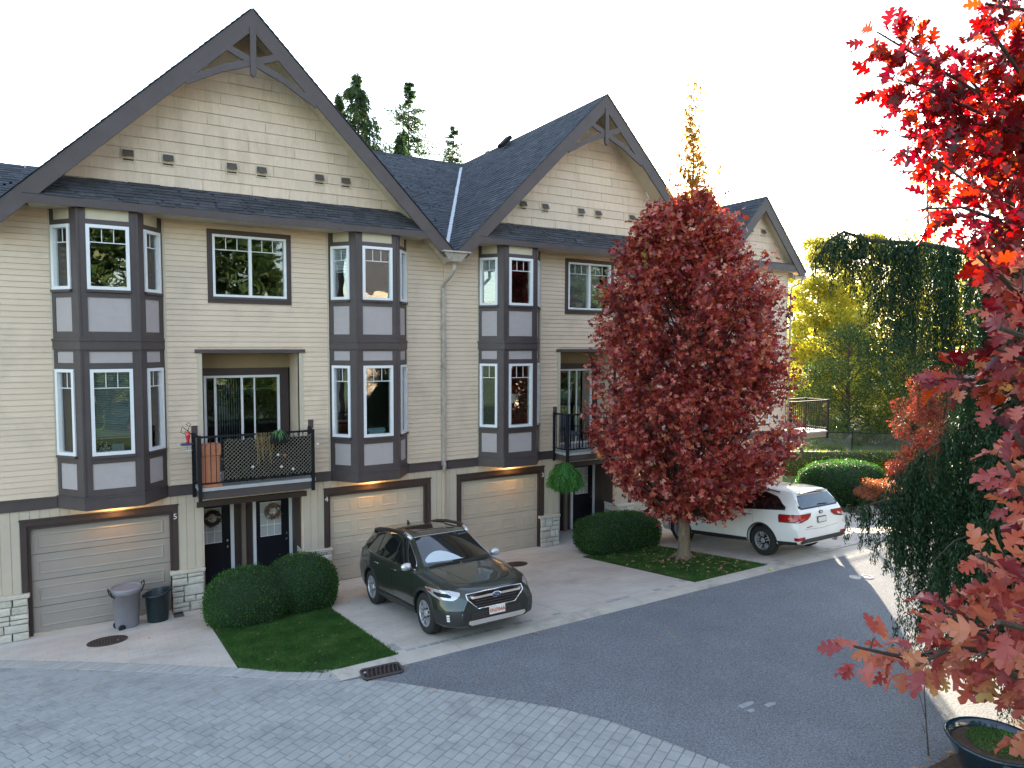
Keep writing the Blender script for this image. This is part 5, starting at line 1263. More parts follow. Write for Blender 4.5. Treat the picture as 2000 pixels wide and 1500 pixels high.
# ---- scarlet oak whose branches hang into the picture from the right
def fg_oak():
    base = Vector((4.35,-16.0,.8)); root = empty('scarlet_oak', tuple(base), 'scarlet and orange oak branches with big lobed leaves hanging in close from the right', 'tree')
    tk = MB(); tk.tube([(0,0,-.3),(0,0,2),(-.05,0,4),(-.1,.05,6.5),(-.15,.1,9.5)], [.22,.18,.15,.11,.03], 10).build('trunk', M['barkd'], root, smooth=True)
    items = []; tw_ = MB()
    for nm, pts in TWIGS.items():
        pts = [Vector(p)-base for p in pts]; st = pts[0]; zb = min(8.5, max(.8, st.z-.5)); low = nm[0] == 'L'; mid = nm[0] == 'M'
        MB().tube([Vector((-.05,0,zb)), st*.55+Vector((-.05,0,zb))*.45]+pts, [.035,.022]+[.012-.0028*i for i in range(len(pts))], 6).build('branch', M['barkd'], root)
        s = 0; segs = list(zip(pts, pts[1:]))
        for i, (a, b) in enumerate(segs):
            L_ = (b-a).length; n = max(3, int(L_/(.0075 if nm[0] == 'U' or nm[0] == 'V' else .0105))); d = (b-a).normalized()
            for k in range(n):
                p = a.lerp(b, (k+rnd.random())/n); az = rnd.uniform(0, 6.283); u = d.cross(Vector((0,0,1))).normalized(); v = u.cross(d)
                side = (u*math.cos(az)+v*math.sin(az)); spread = (.10 if low else .11 if mid else .17)*(1.15 if i == 0 else .9 if i < len(segs)-1 else .45)
                off = side*rnd.uniform(.1, 1)*spread
                dr = (d*rnd.uniform(.2, 1.0)+side*.9+Vector((rnd.uniform(-.5,.5), rnd.uniform(-.5,.5), rnd.uniform(-.9,.35)))).normalized()
                if rnd.random() < .22: tw_.tube([p, p+off*.55+Vector((0,0,.01)), p+off], [.0028,.002,.0012], 3, cap=False)
                items.append((p+off, dr, rnd.uniform(.06,.115) if not low else rnd.uniform(.045,.10), low or (mid and rnd.random() < .5)))
    tag(tw_.build('twigs', M['barkd'], root), kind='stuff')
    cw = CAMP-base; items.sort(key=lambda t: (t[0]-cw).length/t[2])
    V, F = LEAF['oak']
    mes = {}
    for low in (0, 1):
        for k in range(6):
            rg = random.Random(k+low*10); vv = [(x, y*rg.uniform(.85,1.1), z+.10*math.sin(x*3)*rg.uniform(-.8,.8)-.35*y*y*rg.uniform(-1,1)) for x, y, z in V]
            mb = MB(); mb.add(vv, F); mes[(low, k)] = mb.mesh('leaf', M[('redfgo','redlowo')[low]])
    rest = {0: [], 1: []}
    for i, (p, d, s, low) in enumerate(items):
        if i < 296:
            o = link('leaf', mes[(int(low), rnd.randrange(6))], root); q = d.to_track_quat('X', 'Z').to_matrix().to_4x4()
            o.matrix_local = Matrix.Translation(p) @ q @ Matrix.Rotation(rnd.uniform(-1.4,1.4), 4, 'X') @ Matrix.Scale(s, 4)
        else: rest[int(low)].append((p, d, s))
    for low in (0, 1):
        if rest[low]:
            tag(leaves('leaf_mass', [tuple(t[0]) for t in rest[low]], [tuple(t[1]) for t in rest[low]], np.array([t[2] for t in rest[low]]), 'oak', M[('redfg','redlow')[low]], root), kind='stuff')
def per_object(src, name):
    mt = M[src].copy(); mt.name = name; nt_ = mt.node_tree; geo = [n for n in nt_.nodes if n.type == 'NEW_GEOMETRY'][0]; oi = nt_.nodes.new('ShaderNodeObjectInfo')
    for l in list(nt_.links):
        if l.from_socket == geo.outputs['Random Per Island']: nt_.links.new(oi.outputs['Random'], l.to_socket)
    return mt
M['redfgo'] = per_object('redfg', 'scarlet_oak_single_leaf'); M['redlowo'] = per_object('redlow', 'orange_oak_single_leaf')
fg_oak()
# dark vine over the lattice
P = []; 
for k in range(2600): P.append((rnd.uniform(2.28,4.2), -.62+rnd.uniform(-.045,.10), 2.8+abs(rnd.gauss(0,.5)) % .98))
o = leaves('vine_foliage', P, nrg.normal(size=(len(P),3)), nrg.uniform(.02,.05,len(P)), 'quad', M['vine'], lt); tag(o, kind='stuff')
box('backing_cloth', mat('dark_cloth', (.008,.009,.008), .95, .2, 20, spec=.05), lt, 2.30, 4.12, -.600, -.594, 2.84, 3.70)
vn = MB()
for k in range(26):
    x = rnd.uniform(2.95, 3.30); vn.tube([(x,-.66,3.84),(x+rnd.uniform(-.04,.04),-.70,3.6),(x+rnd.uniform(-.05,.05),-.69,3.6-rnd.uniform(.1,.5))], .004, 3)
tag(vn.build('dried_vine', M['straw']), 'bundle of dried straw coloured vine hanging over the balcony rail', 'dried plant')
# spider plant in black hanging box
sp = empty('hanging_planter', (3.42,-.72,3.62), 'black rail planter with a green spider plant on the lattice balcony', 'planter')
MB().box(-.17,.17,-.09,.09,-.02,.20).build('box', M['black'], sp, bevel=.015)
MB().tube([(-.10,.08,.2),(-.10,.12,.24),(-.10,.14,.1)], .008, 5).build('hook', M['black'], sp)
M['spider'] = leafmat('spider_plant_leaf', [(0,(.06,.16,.05)),(.6,(.14,.30,.10)),(1,(.40,.50,.30))], .3)
def strap_leaves(name, c, n, L0, L1, w_, mt, parent, droop=1.0, upb=.8, seg=5):
    mb = MB()
    for k in range(n):
        a = rnd.uniform(0, 6.283); L_ = rnd.uniform(L0, L1); e = rnd.uniform(.15, upb); c_, s_ = math.cos(a), math.sin(a); b = len(mb.v)
        for j in range(seg+1):
            t = j/seg; r_ = L_*t*(1-.25*t)*math.cos(e); z = L_*(t*math.sin(e)*1.3-droop*t*t*.9); ww = w_*(1-t)**.5*.5+.001
            x, y = c[0]+r_*c_, c[1]+r_*s_; mb.v += [(x-s_*ww, y+c_*ww, c[2]+z), (x+s_*ww, y-c_*ww, c[2]+z)]
        for j in range(seg): mb.f.append((b+2*j, b+2*j+1, b+2*j+3, b+2*j+2))
    return link(name, mb.mesh(name, mt), parent)
strap_leaves('leaves', (0,0,.2), 60, .18, .36, .022, M['spider'], sp)
M['flower'] = mat('white_petal', (.75,.73,.70), .7)
for dx, dz, mt in ((-.02,-.28,'flower'),(.12,-.30,'terra'),(.05,-.55,'flower'),(-.55,-.50,'flower'),(.30,-.62,'flower'),(.85,-.1,'flower')):
    mb = MB()
    for k in range(5): a = k*1.257; mb.add([(0,0,0),(.025*math.cos(a-.5),-.01,.025*math.sin(a-.5)),(.035*math.cos(a),-.012,.035*math.sin(a)),(.025*math.cos(a+.5),-.01,.025*math.sin(a+.5))], [(0,1,2,3)])
    o = link('blossom', mb.mesh('blossom', M[mt]), lt, (3.42+dx,-.70,3.62+dz))
# hummingbird feeder
hf = empty('bird_feeder', (1.62,-.62,3.84), 'red glass hummingbird feeder on a black scroll hook beside the balcony', 'bird feeder')
M['redglass'] = mat('red_glass', (.55,.02,.03), .1, .1, 5, coat=1)
MB().tube([(.22,0,-.03),(.10,0,.02),(0,0,.12),(-.10,0,.22),(-.13,0,.10),(-.06,0,.06),(-.04,0,.12)], .008, 5).build('hook', M['black'], hf, smooth=True)
MB().tube([(0,0,.12),(.03,0,.20),(.06,0,.26),(.01,0,.30),(-.02,0,.26),(.01,0,.23)], .007, 5).build('scroll', M['black'], hf, smooth=True)
MB().lathe([(.001,.10),(.035,.09),(.055,.05),(.04,-.02),(.028,-.08),(.035,-.12),(.001,-.13)], (.0,0,0), 16).build('bottle', M['redglass'], hf, smooth=True)
MB().lathe([(.001,-.12),(.11,-.14),(.12,-.155),(.11,-.17),(.001,-.17)], (-.03,0,0), 20).build('tray', mat('blue_tray', (.03,.04,.14), .4), hf)
MB().lathe([(.001,-.26),(.07,-.265),(.08,-.28),(.001,-.285)], (-.0,0,0), 20).build('drip_tray', M['silver'], hf)
MB().tube([(-.02,0,-.17),(-.01,0,-.27)], .004, 4).build('rod', M['black'], hf)
# fern basket
fb = empty('hanging_fern', (11.08,-.78,2.22), 'bushy green fern in a hanging basket under the second balcony', 'hanging plant')
MB().tube([(.0,.16,.55),(0,.10,.42),(0,0,.12)], .006, 4).build('hanger', M['black'], fb)
MB().lathe([(.001,-.16),(.12,-.15),(.17,.02),(.16,.03)], n=16).build('basket', M['black'], fb)
strap_leaves('fronds', (0,0,.02), 1000, .40, .72, .026, M['fern'], fb, droop=1.15, upb=1.45, seg=6)
P = []
for k in range(1500):
    v = Vector((rnd.gauss(0,1), rnd.gauss(0,1), rnd.gauss(0,1))).normalized(); q = rnd.uniform(.55,1)**.5; b_ = 1+.22*noise.noise(v*2.2); P.append((v.x*.46*q*b_, v.y*.46*q*b_, v.z*.36*q*b_-.04-.16*(v.x*v.x+v.y*v.y)))
P = np.array(P); leaves('fern_tips', P, P*np.array([1,1,.3])+np.array([0,0,-.35])+nrg.normal(size=P.shape)*.12, nrg.uniform(.08,.17,len(P)), 'needle', M['fern'], fb)
# pumpkin lantern under balcony edge
pk = empty('pumpkin_lantern', (12.32,-.74,2.62), 'small orange pumpkin lantern hanging from the second balcony', 'lantern')
M['pumpkin'] = mat('pumpkin_orange', (.65,.22,.02), .5, .1, 10)
MB().lathe([(.001,-.10),(.07,-.09),(.095,0),(.07,.08),(.001,.09)], n=14).build('pumpkin', M['pumpkin'], pk, smooth=True)
for x, z in ((-.03,.02),(.03,.02)): MB().prism([(x-.018,-.094,z-.012),(x+.018,-.094,z-.012),(x,-.094,z+.02)], (0,.01,0)).build('eye', M['door'], pk)
MB().prism([(-.05,-.092,-.025),(0,-.099,-.055),(.05,-.092,-.025),(0,-.099,-.035)], (0,.01,0)).build('mouth', M['door'], pk)
MB().tube([(0,0,.09),(0,0,.22)], .006, 4).build('cord', M['black'], pk); MB().box(-.05,.05,-.03,.03,.16,.24).build('cap', M['black'], pk)
# seat and table on the second balcony
ch = empty('patio_chair', (11.75,.05,2.74), 'dark cushioned patio chair on the second balcony', 'chair')
for x in (-.25,.25):
    for y in (-.22,.22): MB().tube([(x,y,0),(x,y,.42)], .018, 6).build('leg', M['black'], ch)
M['cushion'] = mat('blue_grey_cushion', (.06,.075,.10), .9)
MB().box(-.28,.28,-.25,.25,.40,.50).build('seat', M['cushion'], ch, bevel=.03); MB().box(-.28,.28,.20,.30,.50,.98).build('backrest', M['cushion'], ch, bevel=.03)
for x in (-.29,.29): MB().tube([(x,-.24,.42),(x,-.24,.64),(x,.24,.66)], .018, 6).build('armrest', M['black'], ch)
tb = empty('side_table', (12.55,-.05,2.74), 'small dark slatted table on the second balcony', 'table')
for k in range(5): MB().box(-.25+k*.105,-.155+k*.105,-.24,.24,.42,.44).build('slat', M['black'], tb)
for x in (-.2,.2):
    for y in (-.2,.2): MB().tube([(x,y,0),(x,y,.42)], .014, 5).build('leg', M['black'], tb)
# door wreaths
def wreath(x, label, cols, word=None):
    wz = 1.70; r = empty('wreath', (x, .99, wz), label, 'wreath'); mb = MB()
    mb.lathe([(.15+.045*math.cos(R(k)), .035*math.sin(R(k))) for k in range(0,361,45)], n=20, axis='y').build('ring', M['bark'] if not word else M['barkd'], r)
    for j, (c, n) in enumerate(cols):
        P = []; 
        for k in range(n): a = rnd.uniform(0, 6.28); q = .15+rnd.gauss(0,.035); P.append((q*math.cos(a), -.04+rnd.uniform(-.03,.02), q*math.sin(a)))
        leaves('wreath_leaves', P, nrg.normal(size=(n,3)), nrg.uniform(.03,.07,n), 'oaks', M[c], r)
    if word: text_obj('welcome_word', word, .095, M['cream'], r, Matrix.Translation((0,-.075,.03)) @ FACE_Y)
    else:
        for a in (.5, 3.9): MB().lathe([(.001,-.035),(.035,-.01),(.036,.012),(.001,.03)], (.15*math.cos(a),-.08,.15*math.sin(a)), 10, 'y').build('gourd', M['cream'], r, smooth=True)
wreath(2.27, 'dark twig wreath with a welcome sign on the left front door', [('vine', 90), ('omaple', 8)], 'welcome')
wreath(3.62, 'orange autumn wreath with small gourds on the right front door', [('omaple', 110), ('jmaple', 30)])
# things behind the window panes
ls = empty('table_lamp', (10.09,.35,3.95), 'white drum table lamp seen through the lower bay window of the middle house', 'lamp')
MB().lathe([(.13,.18),(.15,.42)], n=20).build('lamp_shade', M['flower'], ls, smooth=True); MB().tube([(0,0,-.4),(0,0,.3)], .02, 6).build('stand', M['black'], ls)
vs_ = empty('flower_arrangement', (.20,-.36,3.60), 'white blossoms on the sill inside the nearest lower bay window', 'flowers')
P = [(rnd.gauss(-.06,.10), rnd.gauss(0,.04), .02+abs(rnd.gauss(.06,.06))) for k in range(110)]
leaves('petals', P, nrg.normal(size=(110,3)), nrg.uniform(.025,.06,110), 'quad', M['flower'], vs_); MB().box(.06,.28,-.04,.04,.0,.16).build('holder', M['blindd'], vs_, bevel=.01)
mh = empty('model_house', (5.76,-.40,3.58), 'tiny pale blue model house on the sill of the second bay window', 'ornament')
M['pblue'] = mat('pale_blue_paint', (.30,.48,.55), .6)
MB().box(-.18,.18,-.07,.07,0,.10).build('wall', M['pblue'], mh); MB().prism([(-.21,-.09,.10),(-.21,.09,.10),(-.21,0,.18)], (.42,0,0)).build('roof', M['pblue'], mh)
# big glazed pot, lower right corner
gp = empty('glazed_pot', (8.78,-12.52,.78), 'large dark blue glazed pot with moss at the roadside bed', 'pot')
MB().lathe([(.001,-.05),(.26,-.05),(.33,.06),(.45,.34),(.50,.42),(.515,.45),(.49,.46),(.455,.42),(.43,.36)], n=40).build('pot', M['pot'], gp, smooth=True)
MB().lathe([(.001,.375),(.2,.385),(.45,.365)], n=30).build('soil', M['soil'], gp, smooth=True)
P = []
for k in range(4200):
    a, q = rnd.uniform(0, 6.28), .33*math.sqrt(rnd.random()); P.append((q*math.cos(a)+.08, q*math.sin(a), .385+.05*(1-(q/.35)**2)))
tag(leaves('moss', P, nrg.normal(size=(len(P),3))+np.array([0,0,.8]), nrg.uniform(.012,.032,len(P)), 'tri', M['grass'], gp), kind='stuff')
# bare sapling at the road edge
tg = MB(); tg.tube([(8.66,-11.85,.70),(8.62,-11.83,1.1),(8.60,-11.80,1.55),(8.62,-11.79,1.95)], [.011,.009,.006,.003], 5); tg.tube([(8.62,-11.83,1.15),(8.54,-11.80,1.42),(8.49,-11.78,1.58)], [.006,.004,.002], 4); tg.tube([(8.61,-11.82,1.02),(8.55,-11.79,1.2)], [.005,.002], 4)
tag(tg.build('sapling', M['barkd']), 'thin bare sapling twig at the edge of the road', 'sapling')
st = empty('bed_stones', (8.6,-12.75,.8), 'pale rounded stones beside the blue pot at the frame corner', 'stones', )
for k, (x, y, s_) in enumerate(((0,0,.13),(.2,-.1,.10),(-.15,-.1,.09))):
    bm_ = bmesh.new(); bmesh.ops.create_icosphere(bm_, subdivisions=2, radius=s_)
    for v in bm_.verts: v.co = v.co*(1+.25*noise.noise(v.co*9+Vector((k*5,0,0)))); v.co.z *= .6
    me = bpy.data.meshes.new('rock'); bm_.to_mesh(me); bm_.free(); me.materials.append(M['stone']); link('stone', me, st, (x,y,.02))

M['stain'] = mat('pale_road_stain', (.30,.31,.32), .85, .2, 12)
# ---- what the windows reflect: the houses across the road, outside the frame
bb = empty('opposite_house', (22,-31,.7), 'cream townhouse across the road seen only as a reflection in the windows', 'house')
MB().box(-9.5,9.5,-8,0,-.7,8.4).build('wall', M['siding'], bb)
for k in range(2): 
    x = -4.8+k*9.6; MB().prism([(x-4.9,-.01-.5*0,8.2),(x+4.9,0,8.2),(x,0,12.6)], (0,-8,0)).build('roof', M['shingle'], bb)
    for u in (-2.9, 2.9):
        MB().box(x+u-1,x+u+1,0,.5,2.4,8.0).build('bay', M['trim'], bb)
        for z in (3.4, 6.6): MB().box(x+u-.7,x+u+.7,.49,.53,z,z+1.4).build('window', M['white'], bb)
tree('autumn_tree', 'yellow autumn tree across the road seen only in window reflections', (11.0,-27,.7), 7.2, .15, blob(2.0, 1.2, 7.0), 9000, .12, 'quad', M['yellow'], clumps=60, spread=.5, limbs=12)
tree('autumn_tree', 'second yellow tree across the road seen only in window reflections', (19.5,-26,.7), 6.0, .15, blob(1.8, 1.0, 5.8), 7000, .12, 'quad', M['yellow'], clumps=50, spread=.5, limbs=12)

for k, (x, y, h_, l) in enumerate(((-4,-30,16,'tall unseen evergreen added across the road to darken the left window reflections'),(2,-31,18,'second unseen evergreen added across the road to darken the window reflections'),(8,-30,15.5,'third unseen evergreen added across the road to darken the window reflections'),(36,-31,15,'unseen evergreen added beyond the reflected house to darken the window reflections'),(43,-30,13,'last unseen evergreen added across the road to darken the right window reflections'))):
    tree('added_evergreen', l, (x, y, .7), h_, .2, cone(4.6, .6, h_, ), 16000, .62, 'spray', M['conifer'], clumps=170, spread=.7, limbs=10)  # unseen trees added to cover bright sky in the window reflections
# pale stains on the road
for cx, cy, rx, ry in ((7.68,-9.88,.14,.06),(7.98,-10.05,.10,.05),(7.62,-10.02,.06,.05)):
    pts = [(cx+rx*math.cos(a)*(1+.25*math.sin(3*a+cx)), cy+ry*math.sin(a)*(1+.3*math.cos(2*a))) for a in [k*.3142 for k in range(20)]]
    sheet('road_stain', M['stain'], [pts], .008)
# ------------------------------------------------------------------ cars
def smooth_tab(tab, xs, sig=.035):
    t = sorted(tab); X = [p[0] for p in t]; Y = [p[1] for p in t]
    g = np.arange(min(X)-.3, max(X)+.3, .01); y = np.interp(g, X, Y); k = np.exp(-.5*(np.arange(-20, 21)*.01/sig)**2); k /= k.sum()
    y2 = np.convolve(np.pad(y, 20, mode='edge'), k, mode='valid'); return np.interp(xs, g, y2)
def cr(p0, p1, p2, p3, t):
    return .5*((2*p1)+(-p0+p2)*t+(2*p0-5*p1+4*p2-p3)*t*t+(-p0+3*p1-3*p2+p3)*t**3)
class Car:
    def __init__(s, root, sp, paint):
        s.root = root; s.sp = sp; xf, xr = sp['x']; xs = np.concatenate([[xf], np.linspace(xf-.015, xr+.015, 110), [xr]])
        T = {k: smooth_tab(sp[k], xs, sp.get('sig', .035)) for k in ('zc','ze','wr','zb','wb','wm','zs')}
        rings = []
        for i, x in enumerate(xs):
            zs, wm, wb, zb, wr, ze, zc = (T[k][i] for k in ('zs','wm','wb','zb','wr','ze','zc'))
            zm = zs+(zb-zs)*.52; 
            half = [(0, zs), (wm*.80, zs), (wm*.945, zs+.035), (wm*.985, zs+(zb-zs)*.25), (wm, zm), (wm*.3+wb*.7+.004, zb-(zb-zm)*.30), (wb, zb)]
            half += [(wb+(wr-wb)*.08, zb+(ze-zb)*.10), (wb+(wr-wb)*.52, zb+(ze-zb)*.55), (wr, ze), (wr*.86, ze+(zc-ze)*.55), (wr*.45, zc-(zc-ze)*.08), (0, zc)]
            P = np.array(half); out = []
            for k in range(len(P)-1):
                p0 = P[max(0,k-1)]; p3 = P[min(len(P)-1,k+2)]
                for t in (0, .34, .67): 
                    q = cr(p0, P[k], P[k+1], p3, t) if k not in (0, 1) else P[k]+(P[k+1]-P[k])*t
                    out.append(q)
            out.append(P[-1]); out = np.array(out)
            full = [(x, y, z) for y, z in out]+[(x, -y, z) for y, z in out[-2:0:-1]]
            rings.append(full)
        n = len(rings[0]); mb = MB()
        for r in rings: mb.v += [tuple(map(float, p)) for p in r]
        for i in range(len(rings)-1):
            for k in range(n): mb.f.append((i*n+k, i*n+(k+1)%n, (i+1)*n+(k+1)%n, (i+1)*n+k))
        mb.f.append(tuple(range(n))); mb.f.append(tuple((len(rings)-1)*n+k for k in range(n-1,-1,-1)))
        s.bvh = BVHTree.FromPolygons(mb.v, mb.f)
        o = mb.build('body', paint, None, smooth=True)
        cut = MB()
        for ax in sp['axles']:
            for sd_ in (-1, 1): cut.lathe([(sp['arch'], sd_*.55), (sp['arch'], sd_*1.3)], (ax, 0, sp['wr_']), 48, 'y', cap=True)
        co = cut.build('cut', M['black'])
        md = o.modifiers.new('b', 'BOOLEAN'); md.operation = 'DIFFERENCE'; md.object = co; md.solver = 'EXACT'
        bpy.context.view_layer.update()
        me = bpy.data.meshes.new_from_object(o.evaluated_get(bpy.context.evaluated_depsgraph_get()))
        o.modifiers.clear(); o.data = me; bpy.data.objects.remove(co); me.set_sharp_from_angle(angle=R(32)); me.name = 'body'
        o.parent = root; s.body = o
        for ax in sp['axles']:
            for sd_ in (-1, 1):
                w_ = MB(); a = sp['arch']-.012
                w_.lathe([(a, sd_*.88), (a, sd_*.56), (.01, sd_*.56)], (ax, 0, sp['wr_']), 40, 'y'); w_.v = [(x_, y_, max(z_, .26)) for x_, y_, z_ in w_.v]
                w_.build('wheel_well', M['rubber'], root)
    def hit(s, o, d, eps=.004):
        h = s.bvh.ray_cast(Vector(o), Vector(d).normalized())
        if h[0] is None:
            h = s.bvh.find_nearest(Vector(o)+Vector(d).normalized()*1.0)
        n = h[1]; 
        if n.dot(Vector(d)) > 0: n = -n
        return h[0]+n*eps
    def grid(s, name, mt, G_, thick=True, parent=None):
        """G_: rows of points -> patch with a small edge"""
        r, c = len(G_), len(G_[0]); mb = MB(); mb.v = [tuple(p) for row in G_ for p in row]
        for i in range(r-1):
            for j in range(c-1): mb.f.append((i*c+j, i*c+j+1, (i+1)*c+j+1, (i+1)*c+j))
        return mb.build(name, mt, parent or s.root, smooth=True)
    def side(s, name, mt, xs, lo, hi, sd_, eps=.006, rows=5, parent=None):
        G_ = []
        for k in range(rows):
            t = k/(rows-1); G_.append([s.hit((x, sd_*2, lo(x)+(hi(x)-lo(x))*t), (0, -sd_, 0), eps) for x in xs])
        return s.grid(name, mt, G_, parent=parent)
    def front(s, name, mt, rows_, eps=.006, rear=False, cols=13, parent=None):
        """rows_: list of (z, ymin, ymax)"""
        G_ = []
        for z, a, b in rows_:
            G_.append([s.hit((-4 if rear else 4, a+(b-a)*j/(cols-1), z), (1 if rear else -1, 0, 0), eps) for j in range(cols)])
        return s.grid(name, mt, G_, parent=parent)
    def diag(s, name, mt, d, rows_, c0, eps=.006, cols=12, parent=None):
        """rows_: (z, s0, s1) measured along the horizontal axis across direction d, starting at c0"""
        d = Vector(d).normalized(); a = Vector((-d.y, d.x, 0)).normalized(); G_ = []
        for z, p, q in rows_:
            G_.append([s.hit(Vector(c0)+a*(p+(q-p)*j/(cols-1))-d*3+Vector((0,0,z)), d, eps) for j in range(cols)])
        return s.grid(name, mt, G_, parent=parent)
    def line(s, name, mt, pts, rad=.004, eps=.002, parent=None):
        """pts: (origin, direction) pairs"""
        return MB().tube([s.hit(o, d, eps) for o, d in pts], rad, 5).build(name, mt, parent or s.root, smooth=True)
    def sline(s, name, mt, xz, sd_, rad=.004, eps=.002, parent=None):
        P = []
        for (x0, z0), (x1, z1) in zip(xz, xz[1:]):
            n = max(2, int(math.hypot(x1-x0, z1-z0)/.05))
            P += [(x0+(x1-x0)*k/n, z0+(z1-z0)*k/n) for k in range(n)]
        P.append(xz[-1]); return s.line(name, mt, [((x, sd_*2, z), (0, -sd_, 0)) for x, z in P], rad, eps, parent)
    def wheels(s, style):
        sp = s.sp; rr, wd = sp['wr_'], .225
        for ax in sp['axles']:
            for sd_ in (-1, 1):
                yc = sd_*(sp['track']); W_ = empty('wheel', (ax, yc, rr)); W_.parent = s.root
                rim = sp['rim']
                MB().lathe([(rim-.01,-wd/2+.01),(rim+.02,-wd/2),(rr-.03,-wd/2+.005),(rr-.005,-wd/2+.035),(rr,-wd/4),(rr,wd/4),(rr-.005,wd/2-.035),(rr-.03,wd/2-.005),(rim+.02,wd/2),(rim-.01,wd/2-.01)], (0,0,0), 44, 'y').build('tyre', M['rubber'], W_, smooth=True)
                o_ = sd_*(wd/2-.012)
                R_ = MB(); R_.lathe([(rim+.003, o_),(rim-.012, o_+sd_*.006),(rim-.022, o_-sd_*.01),(rim-.03, -sd_*.06)], (0,0,0), 44, 'y')
                for k in range(style[0]):
                    a = 2*math.pi*k/style[0]+.3
                    for q in (-1, 1):
                        a0 = a+q*style[1]; a1 = a+q*style[2]
                        p0 = Vector((.04*math.cos(a), 0, .04*math.sin(a))); p1 = Vector(((rim-.015)*math.cos(a1), 0, (rim-.015)*math.sin(a1))); pm_ = Vector((.10*math.cos(a0), 0, .10*math.sin(a0)))
                        t = (p1-pm_).normalized(); nn = Vector((-t.z, 0, t.x)); h = style[3]
                        R_.add([pm_-nn*h*.8+Vector((0,o_-sd_*.010,0)), pm_+nn*h*.8+Vector((0,o_-sd_*.010,0)), p1+nn*h+Vector((0,o_+sd_*.002,0)), p1-nn*h+Vector((0,o_+sd_*.002,0)),
                                pm_-nn*h*.8+Vector((0,o_-sd_*.05,0)), pm_+nn*h*.8+Vector((0,o_-sd_*.05,0)), p1+nn*h+Vector((0,o_-sd_*.04,0)), p1-nn*h+Vector((0,o_-sd_*.04,0))],
                               [(0,1,2,3),(4,7,6,5),(0,3,7,4),(1,5,6,2),(2,6,7,3),(0,4,5,1)])
                R_.lathe([(.065, o_-sd_*.03),(.055, o_-sd_*.008),(.035, o_-sd_*.006),(.001, o_-sd_*.004)], (0,0,0), 20, 'y')
                R_.build('rim', M['alloy'], W_)
                MB().lathe([(rim-.02, -sd_*.02),(.001, -sd_*.02)], (0,0,0), 30, 'y').build('brake_shadow_disc', M['door'], W_)
    def cladding(s, mt, wide=.055, eps=.012, flat=False):
        sp = s.sp
        for ax in sp['axles']:
            for sd_ in (-1, 1):
                G_ = []
                for r_ in (sp['arch']-.004, sp['arch']+wide*.5, sp['arch']+wide):
                    row = []
                    for k in range(25):
                        a = R(-14+208*k/24); x = ax+r_*math.cos(a); z = max(sp['zlow'], sp['wr_']+r_*math.sin(a)); e = eps if r_ < sp['arch']+wide*.9 else .002
                        row.append(s.hit((x, sd_*2, z), (0, -sd_, 0), e))
                    G_.append(row)
                s.grid('arch_trim', mt, G_)
def interp(tab): 
    t = sorted(tab); X = [p[0] for p in t]; Y = [p[1] for p in t]
    return lambda x: float(np.interp(x, X, Y))
def lin(a, b, n=14): return [a+(b-a)*k/(n-1) for k in range(n)]

def orient(root, x, yf, yr, away):
    """stand a car on the sloping drive; yf front axle, yr rear axle"""
    f = Vector((0, yf, gz(x, yf)+.004)); r = Vector((0, yr, gz(x, yr)+.004)); fwd = (f-r).normalized(); left = Vector((0,0,1)).cross(fwd).normalized(); upv = fwd.cross(left)
    mm_ = Matrix((fwd, left, upv)).transposed().to_4x4(); mm_.translation = Vector((x, (yf+yr)/2, (f.z+r.z)/2)); return mm_
# ---- dark green estate
E1 = empty('parked_car', (0,0,0), 'dark green crossover estate car with silver roof rails parked facing the road', 'car')
sp = dict(x=(2.415,-2.43), axles=(1.40,-1.345), arch=.405, wr_=.362, rim=.238, track=.80, zlow=.26, sig=.04,
  zc=[(2.43,.78),(2.36,.84),(2.20,.905),(1.9,.965),(1.5,1.02),(1.06,1.07),(.28,1.545),(.05,1.59),(-.8,1.605),(-1.5,1.57),(-1.95,1.50),(-2.22,1.20),(-2.36,1.03),(-2.43,.92)],
  ze=[(2.43,.75),(2.36,.80),(2.20,.865),(1.9,.93),(1.5,.985),(1.06,1.04),(.28,1.49),(.05,1.535),(-.8,1.55),(-1.5,1.515),(-1.95,1.44),(-2.22,1.17),(-2.36,1.01),(-2.43,.90)],
  wr=[(2.43,.42),(2.30,.58),(2.1,.66),(1.5,.73),(1.06,.72),(.28,.60),(-.8,.60),(-1.95,.565),(-2.22,.66),(-2.43,.66)],
  zb=[(2.43,.68),(2.30,.77),(2.0,.86),(1.5,.93),(1.06,.975),(.28,1.0),(-.8,1.03),(-1.5,1.07),(-2.0,1.09),(-2.25,1.06),(-2.43,.85)],
  wb=[(2.43,.50),(2.36,.62),(2.2,.75),(2.0,.82),(1.5,.865),(1.06,.88),(-.8,.885),(-1.5,.875),(-2.0,.83),(-2.25,.77),(-2.43,.70)],
  wm=[(2.43,.60),(2.36,.74),(2.2,.86),(2.0,.905),(1.4,.93),(0,.915),(-1.4,.935),(-2.0,.905),(-2.3,.84),(-2.43,.76)],
  zs=[(2.43,.27),(2.30,.23),(1.8,.23),(0,.23),(-1.8,.26),(-2.3,.34),(-2.43,.42)])
c = Car(E1, sp, M['grnpaint'])
up_ = interp([(.86,1.07),(.74,1.16),(.22,1.455),(0,1.49),(-.5,1.505),(-1.0,1.495),(-1.45,1.435),(-1.75,1.34),(-1.93,1.20)]); lo_ = interp([(.86,1.045),(-.9,1.085),(-1.6,1.12),(-1.93,1.175)])
